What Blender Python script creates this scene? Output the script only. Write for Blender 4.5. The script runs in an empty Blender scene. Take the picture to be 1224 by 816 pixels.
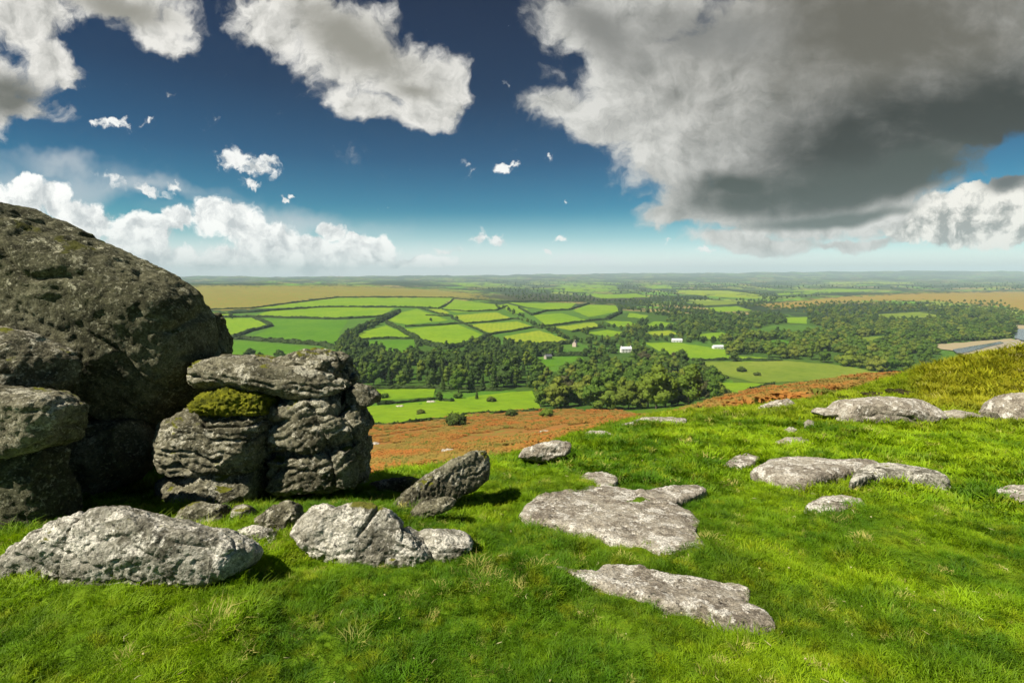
import bpy, math, random
import numpy as np
from mathutils import Vector
from mathutils.geometry import delaunay_2d_cdt
random.seed(7); rng = np.random.default_rng(7)
S = bpy.context.scene; COL = S.collection
F = 612.0; TP = 78/612; PITCH = math.atan(TP); SP, CP = math.sin(PITCH), math.cos(PITCH)
R = math.radians
SUN_AZ, SUN_EL = R(-120), R(50)
# ------------------------------------------------------------------ noise
_g = np.random.default_rng(3)
PERM = _g.permutation(256); PERM = np.concatenate([PERM, PERM, PERM])
GR = _g.normal(size=(256, 3)); GR /= np.linalg.norm(GR, axis=1)[:, None]
def pn(p):
    p = np.asarray(p, float); i = np.floor(p).astype(np.int64); f = p - i; i &= 255
    w = f*f*f*(f*(f*6-15)+10); out = 0
    for a in (0, 1):
        for b in (0, 1):
            for c in (0, 1):
                h = PERM[PERM[PERM[(i[:, 0]+a) & 255]+((i[:, 1]+b) & 255)]+((i[:, 2]+c) & 255)]
                d = ((f-np.array([a, b, c]))*GR[h]).sum(1)
                out = out + d*(w[:, 0] if a else 1-w[:, 0])*(w[:, 1] if b else 1-w[:, 1])*(w[:, 2] if c else 1-w[:, 2])
    return out*1.5
def fbm(p, o=5, lac=2.1, g=.5):
    p = np.asarray(p, float); s = 0; a = 1
    for k in range(o):
        s = s + a*pn(p*lac**k+17.3*k); a *= g
    return s
def fbm2(x, y, o=4, g=.5):
    return fbm(np.stack([x, y, np.zeros_like(x)+.37], 1), o, g=g)
def sstep(a, b, x):
    t = np.clip((x-a)/(b-a), 0, 1); return t*t*(3-2*t)
# ------------------------------------------------------------------ terrain
def t_of(py):
    return math.tan(math.atan((408-py)/F)-PITCH)
COLS = [-300, 0, 240, 440, 600, 700, 800, 900, 1000, 1100, 1224, 1500]
# forward distance: heights (negative, metres) or picture rows (positive) per column
ROWS = [
 (.6,  [-1.62]*12),
 (1.3, [-1.66]*12),
 (2,   [-1.60,-1.60,-1.64,-1.70,-1.72,-1.72,-1.72,-1.72,-1.72,-1.70,-1.68,-1.66]),
 (3,   [-1.74,-1.72,-1.74,-1.80,-1.86,-1.86,-1.86,-1.86,-1.85,-1.84,-1.83,-1.8]),
 (4,   [-1.85,-1.85,-1.86,-1.94,-2.02,-2.03,-2.03,-2.02,-2.0,-2.0,-2.0,-2.0]),
 (5,   [-2.0,-2.0,-2.02,-2.10,-2.2,-2.2,-2.2,-2.17,-2.13,-2.12,-2.12,-2.12]),
 (6.8, [-2.6,-2.7,-2.8,-2.85,-2.42,-2.45,-2.42,-2.4,-2.36,-2.35,-2.35,-2.35]),
 (10,  [-4.2,-4.3,-4.4,-4.45,-3.9,-3.0,-2.85,-2.8,-2.75,-2.78,-2.8,-2.8]),
 (14,  [-6,-6.1,-6.2,-6.25,-5.6,-4.8,-3.86,-3.76,-3.55,-3.55,-3.5,-3.5]),
 (16.5,[-7,-7.1,-7.2,-7.3,-6.5,-5.8,-4.8,-4.35,-3.95,-3.5,-3.0,-2.8]),
 (19,  [-8.2,-8.3,-8.4,-8.4,-7.5,-6.8,-5.9,-5.3,-4.85,-3.5,-2.35,-1.95]),
 (22,  [-9.4,-9.5,-9.6,-9.6,-8.6,-7.8,-6.9,-6.1,-5.4,-4.3,-3.0,-2.5]),
 (27,  [-11.5,-11.6,-11.6,-11.6,-10.5,-9.5,-8.5,-7.5,-6.6,-5.95,-5.0,-4.2]),
 (40,  [580,580,580,574,556,531,508,488,473,461,446,436]),
 (70,  [578,576,572,560,545,522,502,482,466,455,440,432]),
 (120, [560,556,548,540,525,510,496,469,456,445,436,432]),
 (180, [535,532,528,522,510,500,491,464,451,443,438,435]),
 (260, [508,507,505,503,498,493,490,478,466,460,456,452]),
 (340, [487,487,487,486,483,480,478,475,472,470,470,468]),
 (430, [468,468,468,468,467,467,467,466,465,465,465,465]),
 (550, [443,443,443,443,442,443,441,439,438,437,436,436]),
 (700, [423,423,423,422,422,424,422,420,419,418,417,417]),
 (900, [402,402,401,400,400,402,403,402,400,399,399,399]),
 (1300,[374,373,373,372,372,374,378,379,378,377,376,376]),
 (1800,[350,351,355,358,361,362,364,364,363,362,362,362]),
 (2500,[338,340,343,346,355,356,356,356,354,352,351,351]),
 (3300,[334,336,338.5,342,350,351,351,351,350,350,350,350]),
 (5000,[336,338,340,339,342,343,343,343,343,343,343,343]),
 (8000,[334,335,336,335,337,337,337,337,337,337,337,337]),
 (12000,[329,330,331,331,332,331.5,331,329.5,330,330,330,330]),
 (16000,[331,332,333,331,327.5,325.5,324.5,324,322,320.5,319.5,319]),
 (20000,[335]*12)]
_A = np.array([(c-612)/F*1.01 for c in COLS]); _LD = np.array([math.log(r[0]) for r in ROWS])
_T = np.array([[(v/D if v < 0 else t_of(v)) for v in r] for D, r in ROWS])
NA, NL = 200, 420
GA = np.linspace(_A[0], _A[-1], NA); GL = np.linspace(_LD[0], _LD[-1], NL)
_t1 = np.stack([np.interp(GL, _LD, _T[:, j]) for j in range(len(COLS))], 1)
_t2 = np.stack([np.interp(GA, _A, _t1[i]) for i in range(NL)], 0)
def smooth(M, k, ax):
    w = np.exp(-.5*(np.arange(-3*k, 3*k+1)/k)**2); w /= w.sum()
    P = np.pad(M, [(3*k, 3*k) if a == ax else (0, 0) for a in (0, 1)], mode='edge')
    return sum(w[i]*(P[i:i+M.shape[0], :] if ax == 0 else P[:, i:i+M.shape[1]]) for i in range(len(w)))
GT = smooth(smooth(_t2, 4, 0), 4, 1)
AZM = math.atan(GA[-1])
def polar(x, y):
    az = np.arctan2(x, y); r = np.hypot(x, y)
    azc = np.clip(az, math.atan(GA[0]), AZM)
    return az, r, np.tan(azc), r*np.cos(azc)
def zbase(x, y):
    x = np.asarray(x, float); y = np.asarray(y, float)
    az, r, a, D = polar(x, y)
    D = np.clip(D, .6, 19999)
    fi = np.clip((np.log(D)-GL[0])/(GL[1]-GL[0]), 0, NL-1.001); fj = np.clip((a-GA[0])/(GA[1]-GA[0]), 0, NA-1.001)
    i = fi.astype(int); j = fj.astype(int); u = fi-i; v = fj-j
    t = (GT[i, j]*(1-u)+GT[i+1, j]*u)*(1-v)+(GT[i, j+1]*(1-u)+GT[i+1, j+1]*u)*v
    z = t*D
    # the land behind the viewpoint: the same broad hill top, flat where we stand
    back = sstep(1.5, 2.6, np.abs(az))
    return z*(1-back)+np.where(r < 1, -1.62, -1.62-.05*np.minimum(r, 400))*back
def zfun(x, y):
    x = np.asarray(x, float); y = np.asarray(y, float)
    z = zbase(x, y); r = np.hypot(x, y)
    near = 1-sstep(20, 60, r)
    z = z+near*(.095*fbm2(x*.9, y*.9, 3)+.035*fbm2(x*3.1+9, y*3.1, 3)+.022*np.abs(fbm2(x*7+5, y*7, 2)))
    mid = sstep(15, 60, r)*(1-sstep(400, 900, r))
    z = z+mid*(.7*fbm2(x*.05, y*.05, 4))
    far = sstep(1500, 4000, r)
    z = z+far*(22*fbm2(x*.0012, y*.0012, 4))*np.minimum(r/6000, 2.0)
    return z
def ray(px, py):
    q = (408-py)/F; c = (px-612)/F
    return np.stack([c+0*q, CP+SP*q, -SP+CP*q], -1)
def hit(px, py, dmin=1.0, dmax=19000., fine=True):
    px = np.atleast_1d(np.asarray(px, float)); py = np.atleast_1d(np.asarray(py, float))
    d = ray(px, py); a = d[:, 0]/d[:, 1]; t = d[:, 2]/d[:, 1]
    zf = zfun if fine else zbase
    L = np.exp(np.linspace(math.log(dmin), math.log(dmax), 360))
    res = np.full(len(px), dmax); done = np.zeros(len(px), bool); lo = np.full(len(px), dmin)
    prev = dmin
    for D in L:
        below = zf(a*D, D+0*a) >= t*D
        new = below & ~done
        res[new] = D; lo[new] = prev; done |= below; prev = D
        if done.all(): break
    hi = res.copy()
    for _ in range(14):
        m = .5*(lo+hi); b = zf(a*m, m) >= t*m
        hi = np.where(b, m, hi); lo = np.where(b, lo, m)
    return np.stack([a*hi, hi, zf(a*hi, hi)], 1)
def project(P):
    x, y, z = P[:, 0], P[:, 1], P[:, 2]
    w = y*CP-z*SP; w = np.where(w > 1e-3, w, 1e-3)
    return 612+F*x/w, 408-F*(y*SP+z*CP)/w
def inpoly(px, py, poly):
    c = np.zeros(len(px), bool); n = len(poly)
    for i in range(n):
        x0, y0 = poly[i]; x1, y1 = poly[(i+1) % n]
        if y0 == y1: continue
        k = ((y0 > py) != (y1 > py)) & (px < (x1-x0)*(py-y0)/(y1-y0)+x0)
        c ^= k
    return c
# ------------------------------------------------------------------ objects
def mesh(name, V, Fc, mats, parent=None, origin=None, smooth_=True, matidx=None):
    V = np.asarray(V, float)
    o0 = np.asarray(origin if origin is not None else (0, 0, 0), float)
    me = bpy.data.meshes.new(name)
    if isinstance(Fc, np.ndarray):
        n, k = Fc.shape
        me.vertices.add(len(V)); me.vertices.foreach_set('co', (V-o0).astype(np.float32).ravel())
        me.loops.add(n*k); me.loops.foreach_set('vertex_index', Fc.astype(np.int32).ravel())
        me.polygons.add(n); me.polygons.foreach_set('loop_start', np.arange(0, n*k, k, dtype=np.int32))
        me.update(calc_edges=True); me.validate()
    else:
        me.from_pydata((V-o0).tolist(), [], [tuple(f) for f in Fc])
    for m in (mats if isinstance(mats, (list, tuple)) else [mats]): me.materials.append(m)
    if matidx is not None: me.polygons.foreach_set('material_index', np.asarray(matidx, np.int32))
    if smooth_: me.polygons.foreach_set('use_smooth', np.ones(len(me.polygons), bool))
    o = bpy.data.objects.new(name, me); COL.objects.link(o)
    o.location = o0 if parent is None else (o0-np.array(parent.location) if origin is not None else (0, 0, 0))
    o.parent = parent
    return o
def tag(o, label=None, cat=None, group=None, kind=None):
    for k, v in (('label', label), ('category', cat), ('group', group), ('kind', kind)):
        if v: o[k] = v
    return o
def empty(name, loc):
    o = bpy.data.objects.new(name, None); COL.objects.link(o); o.location = loc; o.empty_display_size = .5
    return o
class MB:
    def __init__(s): s.v = []; s.f = []; s.n = 0
    def add(s, V, Fc):
        V = np.asarray(V, float).reshape(-1, 3); s.v.append(V)
        s.f += [tuple(int(i)+s.n for i in f) for f in Fc]; s.n += len(V)
    def box(s, c, d, rz=0):
        c = np.array(c, float); d = np.array(d, float)/2
        V = np.array([[x, y, z] for x in (-1, 1) for y in (-1, 1) for z in (-1, 1)])*d
        ca, sa = math.cos(rz), math.sin(rz)
        V = np.stack([V[:, 0]*ca-V[:, 1]*sa, V[:, 0]*sa+V[:, 1]*ca, V[:, 2]], 1)+c
        s.add(V, [(0, 1, 3, 2), (4, 6, 7, 5), (0, 4, 5, 1), (2, 3, 7, 6), (0, 2, 6, 4), (1, 5, 7, 3)])
    def tube(s, P, rad, n=7):
        P = np.asarray(P, float); m = len(P); V = []
        for i in range(m):
            d = P[min(i+1, m-1)]-P[max(i-1, 0)]; d /= np.linalg.norm(d)+1e-9
            a = np.cross(d, [0, 0, 1.]); a = a/np.linalg.norm(a) if np.linalg.norm(a) > .05 else np.array([1., 0, 0]); b = np.cross(d, a)
            for k in range(n):
                t = 2*math.pi*k/n; V.append(P[i]+rad[i]*(math.cos(t)*a+math.sin(t)*b))
        fs = [(i*n+k, i*n+(k+1) % n, (i+1)*n+(k+1) % n, (i+1)*n+k) for i in range(m-1) for k in range(n)]
        fs.append(tuple(range((m-1)*n, m*n)))
        s.add(V, fs)
    def build(s, name, mat, parent=None, origin=None, smooth_=True):
        return mesh(name, np.concatenate(s.v), s.f, mat, parent, origin, smooth_)
# ------------------------------------------------------------------ materials
class NT:
    def __init__(s, nt): s.t = nt; s.t.nodes.clear()
    def n(s, typ, **kw):
        nd = s.t.nodes.new('ShaderNode'+typ)
        for k, v in kw.items():
            if k.startswith('_'): setattr(nd, k[1:], v)
        return nd
    def set(s, sock, v):
        if isinstance(v, bpy.types.NodeSocket): s.t.links.new(v, sock)
        else:
            if hasattr(sock, 'default_value'):
                if sock.type == 'RGBA' and len(v) == 3: v = (*v, 1)
                sock.default_value = v
    def math(s, op, a, b=0.0, c=0.0, clamp=False):
        nd = s.n('Math', _operation=op, _use_clamp=clamp)
        s.set(nd.inputs[0], a); s.set(nd.inputs[1], b); s.set(nd.inputs[2], c); return nd.outputs[0]
    def mix(s, f, a, b, mode='MIX'):
        nd = s.n('Mix', _data_type='RGBA', _blend_type=mode)
        s.set(nd.inputs[0], f); s.set(nd.inputs[6], a); s.set(nd.inputs[7], b); return nd.outputs[2]
    def fmix(s, f, a, b):
        nd = s.n('Mix', _data_type='FLOAT'); s.set(nd.inputs[0], f); s.set(nd.inputs[2], a); s.set(nd.inputs[3], b); return nd.outputs[0]
    def noise(s, vec, scale, detail=4, rough=.55, dist=0.0, out=0):
        nd = s.n('TexNoise'); s.set(nd.inputs['Vector'], vec); nd.inputs['Scale'].default_value = scale
        nd.inputs['Detail'].default_value = detail; nd.inputs['Roughness'].default_value = rough; nd.inputs['Distortion'].default_value = dist
        return nd.outputs[out]
    def rng(s, v, a, b, c=0.0, d=1.0, smooth_=True):
        nd = s.n('MapRange', _interpolation_type='SMOOTHSTEP' if smooth_ else 'LINEAR'); nd.clamp = True
        s.set(nd.inputs[0], v); nd.inputs[1].default_value = a; nd.inputs[2].default_value = b
        s.set(nd.inputs[3], c); s.set(nd.inputs[4], d); return nd.outputs[0]
    def sep(s, v):
        nd = s.n('SeparateXYZ'); s.set(nd.inputs[0], v); return nd.outputs
    def comb(s, x, y, z=0.0):
        nd = s.n('CombineXYZ')
        for i, q in enumerate((x, y, z)): s.set(nd.inputs[i], q)
        return nd.outputs[0]
    def vmul(s, v, k):
        nd = s.n('VectorMath', _operation='MULTIPLY'); s.set(nd.inputs[0], v); nd.inputs[1].default_value = k; return nd.outputs[0]
    def vadd(s, v, k):
        nd = s.n('VectorMath', _operation='ADD'); s.set(nd.inputs[0], v); s.set(nd.inputs[1], k); return nd.outputs[0]
    def bump(s, h, dist, strength=1.0):
        nd = s.n('Bump'); s.set(nd.inputs['Height'], h); nd.inputs['Distance'].default_value = dist; nd.inputs['Strength'].default_value = strength
        return nd.outputs[0]
def newmat(name):
    m = bpy.data.materials.new(name); m.use_nodes = True; return m, NT(m.node_tree)
def finish(t, col, rough=.9, normal=None, transl=0.0, spec=.25):
    b = t.n('BsdfPrincipled'); t.set(b.inputs['Base Color'], col); t.set(b.inputs['Roughness'], rough)
    b.inputs['Specular IOR Level'].default_value = spec
    if normal is not None: t.set(b.inputs['Normal'], normal)
    out = t.n('OutputMaterial'); sh = b.outputs[0]
    if transl:
        tr = t.n('BsdfTranslucent'); t.set(tr.inputs[0], col)
        mx = t.n('MixShader'); mx.inputs[0].default_value = transl
        t.set(mx.inputs[1], sh); t.set(mx.inputs[2], tr.outputs[0]); sh = mx.outputs[0]
    t.set(out.inputs[0], sh)
def pos(t): return t.n('NewGeometry').outputs['Position']
def rock_mat(name, dark, mid, pale, lichen, lic_th=.56, moss_th=.62, moss=(.11, .13, .012), speck=.5, sc=1.0):
    m, t = newmat(name); P = pos(t)
    nz = t.sep(t.n('NewGeometry').outputs['Normal'])[2]
    n1 = t.noise(P, 2.2*sc, 8, .6); n2 = t.noise(P, 13*sc, 8, .68); n3 = t.noise(P, 70*sc, 4, .7); n4 = t.noise(t.vadd(P, (4, 7, 1)), 6*sc, 10, .72, .3)
    col = t.mix(t.rng(n2, .35, .66), dark, mid)
    col = t.mix(t.rng(n1, .42, .62), col, t.mix(t.rng(n2, .4, .6), mid, pale))
    up = t.rng(nz, -.3, .7)
    lf = t.math('MULTIPLY', t.rng(t.math('ADD', n4, t.math('MULTIPLY', up, .07)), lic_th+.03, lic_th+.07), t.rng(n3, .3, .55, .35, 1.0))
    col = t.mix(lf, col, lichen)
    # small round crusts of pale lichen
    vo = t.n('TexVoronoi'); t.set(vo.inputs['Vector'], t.vadd(P, t.vmul(t.noise(P, 25, 3, out=1), (.03, .03, .03)))); vo.inputs['Scale'].default_value = 16*sc
    sp = t.math('MULTIPLY', t.rng(vo.outputs['Distance'], .1, .24, 1.0, 0.0), t.rng(t.sep(vo.outputs['Color'])[0], .62, .72))
    col = t.mix(t.math('MULTIPLY', sp, speck), col, lichen)
    gn = t.noise(t.vadd(P, (2, 2, 8)), 40*sc, 2, .5)
    col = t.mix(t.math('MULTIPLY', t.rng(gn, .56, .68), speck), col, tuple(c*.85 for c in lichen))
    # dark pits and black lichen
    pit = t.rng(t.noise(t.vadd(P, (9, 2, 5)), 22*sc, 6, .7), .6, .68)
    col = t.mix(t.math('MULTIPLY', pit, .75), col, (.012, .012, .010))
    gr = t.rng(n3, .3, .7, .45, 1.75, False)
    gm = t.n('VectorMath', _operation='SCALE'); t.set(gm.inputs[0], col); t.set(gm.inputs[3], gr); col = gm.outputs[0]
    mf = t.rng(t.math('ADD', t.noise(t.vadd(P, (1, 5, 3)), 3.1*sc, 8, .6), t.math('MULTIPLY', t.rng(nz, .0, .95), .14)), moss_th+.04, moss_th+.09)
    col = t.mix(mf, col, t.mix(n2, moss, tuple(c*1.7 for c in moss)))
    h = t.math('ADD', t.math('MULTIPLY', n2, .8), t.math('ADD', t.math('MULTIPLY', n3, .42), t.math('MULTIPLY', pit, -.25)))
    h = t.math('ADD', h, t.math('MULTIPLY', t.noise(P, 190*sc, 2, .6), .1))
    finish(t, col, .92, t.bump(h, .05, 1.0))
    return m
M = {}
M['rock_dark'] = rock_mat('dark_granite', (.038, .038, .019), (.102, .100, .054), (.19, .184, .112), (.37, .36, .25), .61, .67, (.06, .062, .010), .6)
M['rock_mid'] = rock_mat('grey_granite', (.045, .042, .024), (.17, .158, .10), (.28, .265, .18), (.46, .44, .34), .575, .65, (.12, .125, .012), .6)
M['rock_pale'] = rock_mat('pale_granite', (.075, .07, .048), (.28, .265, .205), (.50, .48, .40), (.66, .63, .54), .54, .69, (.13, .13, .02), .6)
M['rock_slab'] = rock_mat('slab_granite', (.15, .125, .095), (.36, .32, .25), (.48, .445, .37), (.64, .61, .54), .56, .80, (.12, .12, .02), .35)
def leafmat(name, a, b, c, sc=1.2):
    m, t = newmat(name); P = pos(t); r = t.n('ObjectInfo').outputs['Random']
    col = t.mix(t.rng(t.noise(P, .9*sc, 4, .6), .35, .65), a, b)
    col = t.mix(t.math('MULTIPLY', t.rng(r, .45, 1.0, 0, 1, False), .75), col, c)
    finish(t, col, .7, None, .25, .2); return m
M['leaf'] = leafmat('tree_leaves', (.045, .10, .010), (.12, .205, .018), (.20, .25, .022))
M['leaf_dark'] = leafmat('dark_tree_leaves', (.030, .064, .010), (.065, .12, .015), (.11, .165, .02))
M['leaf_olive'] = leafmat('olive_tree_leaves', (.075, .12, .012), (.16, .205, .02), (.21, .235, .028))
M['leaf_rust'] = leafmat('rusty_tree_leaves', (.055, .055, .02), (.11, .10, .04), (.10, .12, .03))
M['leaf_gorse'] = leafmat('gorse_leaves', (.035, .07, .01), (.10, .14, .02), (.13, .15, .02), 2)
M['hedge'] = leafmat('hedge_leaves', (.020, .042, .008), (.05, .088, .013), (.05, .08, .013), .35)
M['heather'] = leafmat('heather_sprigs', (.04, .038, .014), (.085, .07, .028), (.08, .085, .02), 3)
m, t = newmat('bark'); finish(t, t.mix(t.noise(pos(t), 6, 5), (.05, .04, .03), (.13, .11, .085)), .95); M['bark'] = m
m, t = newmat('moss_cushion'); P = pos(t)
finish(t, t.mix(t.rng(t.noise(P, 18, 6, .65), .3, .7), (.07, .085, .006), (.36, .37, .02)), .95, t.bump(t.noise(P, 60, 5, .7), .04), .1); M['moss'] = m
# ------------------------------------------------------------------ ground sheet
BRACKEN = [(380,640),(380,512),(445,509),(530,499),(560,494),(640,489),(740,490),(765,497),(790,497),(830,486),(870,472),(905,461),(960,454),(1000,450),(1100,443),(1400,440),(1400,520),(1000,520),(700,560)]
OLIVE = (.085,.13,.018); BRK = (.30,.13,.036)
def ground_cover(V):
    x, y, z = V.T; r = np.hypot(x, y); px, py = project(V)
    n = fbm2(x*.03, y*.03, 4); front = y > .5
    k = np.where(r > 60, 1, .3)
    qx = px+n*9*k; qy = py+fbm2(x*.05+40, y*.05, 4)*3*k
    C = np.tile([.10,.165,.007,0.], (len(V), 1))
    def put(mask, c, a=0.0): C[mask, :3] = c; C[mask, 3] = a
    put(r > 250, (.09,.19,.016))
    put(r > 700, (.08,.16,.02))
    # hill side: bracken everywhere between the grassy top and the valley fields
    brk = (r > 24) & (r < 300) & ((~front) | (px < 380) | (px > 1400) | inpoly(qx, qy, BRACKEN))
    put(brk, BRK)
    heath = (r > 18) & (r < 45) & front & (px > 985) & inpoly(qx, qy, [(985,475),(1040,463),(1090,458),(1130,470),(1100,480),(1040,482)])
    put(heath, (.05,.055,.018))
    wood = (.055,.105,.014)
    for D0, P in ((250, [(640,452),(700,425),(790,413),(860,430),(870,470),(800,494),(740,492),(645,492)]),
                  (350, [(400,416),(500,413),(600,415),(640,418),(640,466),(560,468),(420,468)]),
                  (350, [(860,405),(905,395),(985,396),(1090,398),(1230,398),(1230,404),(1105,412),(1130,425),(1090,447),(1010,436),(940,430),(868,425)]),
                  (800, [(640,388),(720,378),(800,366),(860,360),(930,358),(1100,352),(1300,352),(1300,400),(860,408),(700,412)]),
                  ):
        put((r > D0) & front & inpoly(qx, qy, P), wood)
    put((r > 300) & front & inpoly(qx, qy, [(835,430),(940,429),(1010,435),(1062,448),(1000,457),(900,462),(860,452)]), OLIVE)
    put((r > 300) & front & inpoly(qx, qy, [(975,388),(1010,390),(1010,394),(975,396)]), (.06,.12,.02))
    far = (r > 1500) & front
    put(far, (.035,.06,.018), 1.0)
    moor = (.33,.19,.045)
    put((r > 1300) & front & inpoly(qx, qy+0, [(-400,339),(240,341),(440,342),(520,346),(600,354),(620,359),(545,356),(400,355),(300,369),(240,371),(-400,372)]), (.27,.19,.04), .06)
    put((r > 1200) & front & inpoly(qx, qy, [(905,364),(1000,355),(1100,350),(1224,348),(1500,348),(1500,376),(1224,373),(1195,366),(1100,359),(1010,361),(930,369)]), moor, .05)
    put((r > 1200) & front & inpoly(qx, qy, [(560,353),(640,351),(760,354),(800,358),(700,361),(600,359)]), (.05,.05,.022), .1)
    C[r > 7000, 3] = .75
    return C
azv = np.unique(np.concatenate([np.linspace(-180, -56, 50), np.linspace(-56, 56, 700), np.linspace(56, 180, 50)[:-1]]))
rv = np.concatenate([np.linspace(.15, 1.2, 10)[:-1], np.exp(np.linspace(math.log(1.2), math.log(30), 250))[:-1], np.exp(np.linspace(math.log(30), math.log(19800), 420))])
azr = np.radians(azv); nA, nR = len(azv), len(rv)
AA, RR = np.meshgrid(azr, rv)
X = (RR*np.sin(AA)).ravel(); Y = (RR*np.cos(AA)).ravel()
V = np.stack([X, Y, zfun(X, Y)], 1); V = np.vstack([V, [[0, 0, -1.62]]])
ii = np.arange(nR-1)[:, None]*nA; jj = np.arange(nA)[None, :]; j2 = (jj+1) % nA
Q = np.stack([ii+jj, ii+j2, ii+nA+j2, ii+nA+jj], -1).reshape(-1, 4)[:, ::-1]
cen = len(V)-1
def ground_mat():
    m, t = newmat('open_land'); P = pos(t)
    at = t.n('Attribute'); at.attribute_name = 'cover'; base = at.outputs['Color']; al = at.outputs['Alpha']
    # broad mottling, with hummocks and tussocks close by
    n1 = t.noise(P, .035, 6, .6); n2 = t.noise(P, .9, 6, .65); n3 = t.noise(P, 9, 5, .7)
    col = t.mix(t.rng(n1, .3, .7), base, t.mix(1.0, base, (.72, .95, .7), 'MULTIPLY'))
    col = t.mix(t.rng(n2, .5, .72), col, t.mix(1.0, base, (1.5, 1.25, 1.1), 'MULTIPLY'))
    n5 = t.noise(P, .16, 8, .7)
    col = t.mix(t.math('MULTIPLY', t.math('MULTIPLY', t.rng(n5, .48, .6), .8), t.rng(t.math('SUBTRACT', t.sep(base)[0], t.sep(base)[1]), .0, .08)), col, t.mix(1.0, base, (.62, 1.4, .95), 'MULTIPLY'))
    col = t.mix(t.rng(n3, .55, .75), col, t.mix(1.0, base, (.5, .55, .5), 'MULTIPLY'))
    # far country: irregular patchwork of pasture, stubble and woods
    W = t.vadd(P, t.vmul(t.noise(P, .0035, 5, .6, out=1), (240, 240, 0)))
    vo = t.n('TexVoronoi'); t.set(vo.inputs['Vector'], t.vmul(W, (1, .8, 0))); vo.inputs['Scale'].default_value = .0062
    rc = t.sep(vo.outputs['Color'])
    pc = t.mix(t.rng(rc[0], .3, .34), (.03, .06, .016), (.15, .32, .025))
    pc = t.mix(t.rng(rc[0], .62, .64), pc, (.26, .34, .045))
    pc = t.mix(t.rng(rc[1], .84, .86), pc, (.34, .27, .10))
    big = t.rng(t.noise(t.vmul(P, (1, .45, 0)), .0011, 6, .62), .47, .55)
    pc = t.mix(big, pc, (.035, .066, .018))
    bd = t.n('TexVoronoi', _feature='DISTANCE_TO_EDGE'); t.set(bd.inputs['Vector'], t.vmul(W, (1, .8, 0))); bd.inputs['Scale'].default_value = .0062
    pc = t.mix(t.rng(bd.outputs['Distance'], .035, .07, 1, 0), pc, (.02, .036, .014))
    pc = t.mix(t.math('MULTIPLY', t.rng(t.noise(t.vmul(P, (1, .5, 0)), .03, 5, .75), .5, .58), .9), pc, (.024, .042, .015))
    col = t.mix(al, col, pc)
    h = t.math('ADD', t.math('MULTIPLY', n2, .25), t.math('MULTIPLY', n3, .06))
    finish(t, col, .95, t.bump(h, 1.0, .7), 0, .1); return m
M['ground'] = ground_mat()
g = mesh('ground', V, [], M['ground'])
bpy.data.objects.remove(g)
Fq = Q
g = mesh('ground', V, Fq, M['ground']); tag(g, kind='structure')
att = g.data.color_attributes.new('cover', 'FLOAT_COLOR', 'POINT')
att.data.foreach_set('color', ground_cover(V).astype(np.float32).ravel())
# ------------------------------------------------------------------ draped sheets: fields, water, sand
def resample(poly, step):
    out = []
    for i in range(len(poly)):
        a = np.array(poly[i], float); b = np.array(poly[(i+1) % len(poly)], float)
        k = max(1, int(np.linalg.norm(b-a)/step))
        out += [tuple(a+(b-a)*j/k) for j in range(k)]
    return out
def drape(name, poly, mat, off=.25, dmin=200, gx=6, gy=1.6, wob=.35, flat=None):
    B = np.array(resample(poly, 4)); n = len(B)
    B = B+np.stack([fbm2(B[:, 0]*.15, B[:, 1]*.3, 2), fbm2(B[:, 0]*.15+9, B[:, 1]*.3, 2)*.5], 1)*wob*3
    xs = np.arange(B[:, 0].min(), B[:, 0].max(), gx); ys = np.arange(B[:, 1].min(), B[:, 1].max(), gy)
    G = np.stack(np.meshgrid(xs, ys), -1).reshape(-1, 2)
    G = G[inpoly(G[:, 0], G[:, 1], B)] if len(G) else G
    A = np.vstack([B, G]) if len(G) else B
    vs, _, fs, *_ = delaunay_2d_cdt([Vector(p) for p in A], [(i, (i+1) % n) for i in range(n)], [], 1, 1e-4)
    P2 = np.array([tuple(v) for v in vs])
    W = hit(P2[:, 0], P2[:, 1], dmin, fine=True)
    if flat is not None:
        d = ray(P2[:, 0], P2[:, 1]); W = d*(flat/d[:, 2])[:, None]
    else: W[:, 2] += off
    return mesh(name, W, [tuple(f)[::-1] for f in fs], mat, origin=W.mean(0))
def field_mat(name, c1, c2, stripes=0.0):
    m, t = newmat(name); P = pos(t)
    col = t.mix(t.rng(t.noise(P, .012, 6, .6), .3, .7), c1, c2)
    col = t.mix(t.math('MULTIPLY', t.rng(t.noise(P, .11, 7, .72), .42, .66), .7), col, t.mix(1.0, col, (.66, .74, .7), 'MULTIPLY'))
    if stripes:
        w = t.n('TexWave'); t.set(w.inputs[0], P); w.inputs['Scale'].default_value = .035; w.inputs['Distortion'].default_value = 1.5
        col = t.mix(t.math('MULTIPLY', w.outputs['Fac'], stripes), col, t.mix(1.0, col, (.8, .88, .8), 'MULTIPLY'))
    finish(t, col, .95, t.bump(t.noise(P, .5, 4, .7), .6, .5), 0, .1); return m
FM = {'b': field_mat('pasture', (.15,.275,.008), (.20,.31,.010)), 'y': field_mat('mown_pasture', (.28,.33,.018), (.22,.31,.014), .6),
      'd': field_mat('deep_shaded_pasture', (.075,.19,.008), (.105,.225,.010)), 'o': field_mat('rough_pasture', (.14,.21,.018), (.20,.25,.03)),  # deep green carries cloud shadow in its colour on the lower-left fields
      'p': field_mat('young_plantation', (.06,.13,.015), (.09,.18,.02))}
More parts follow.
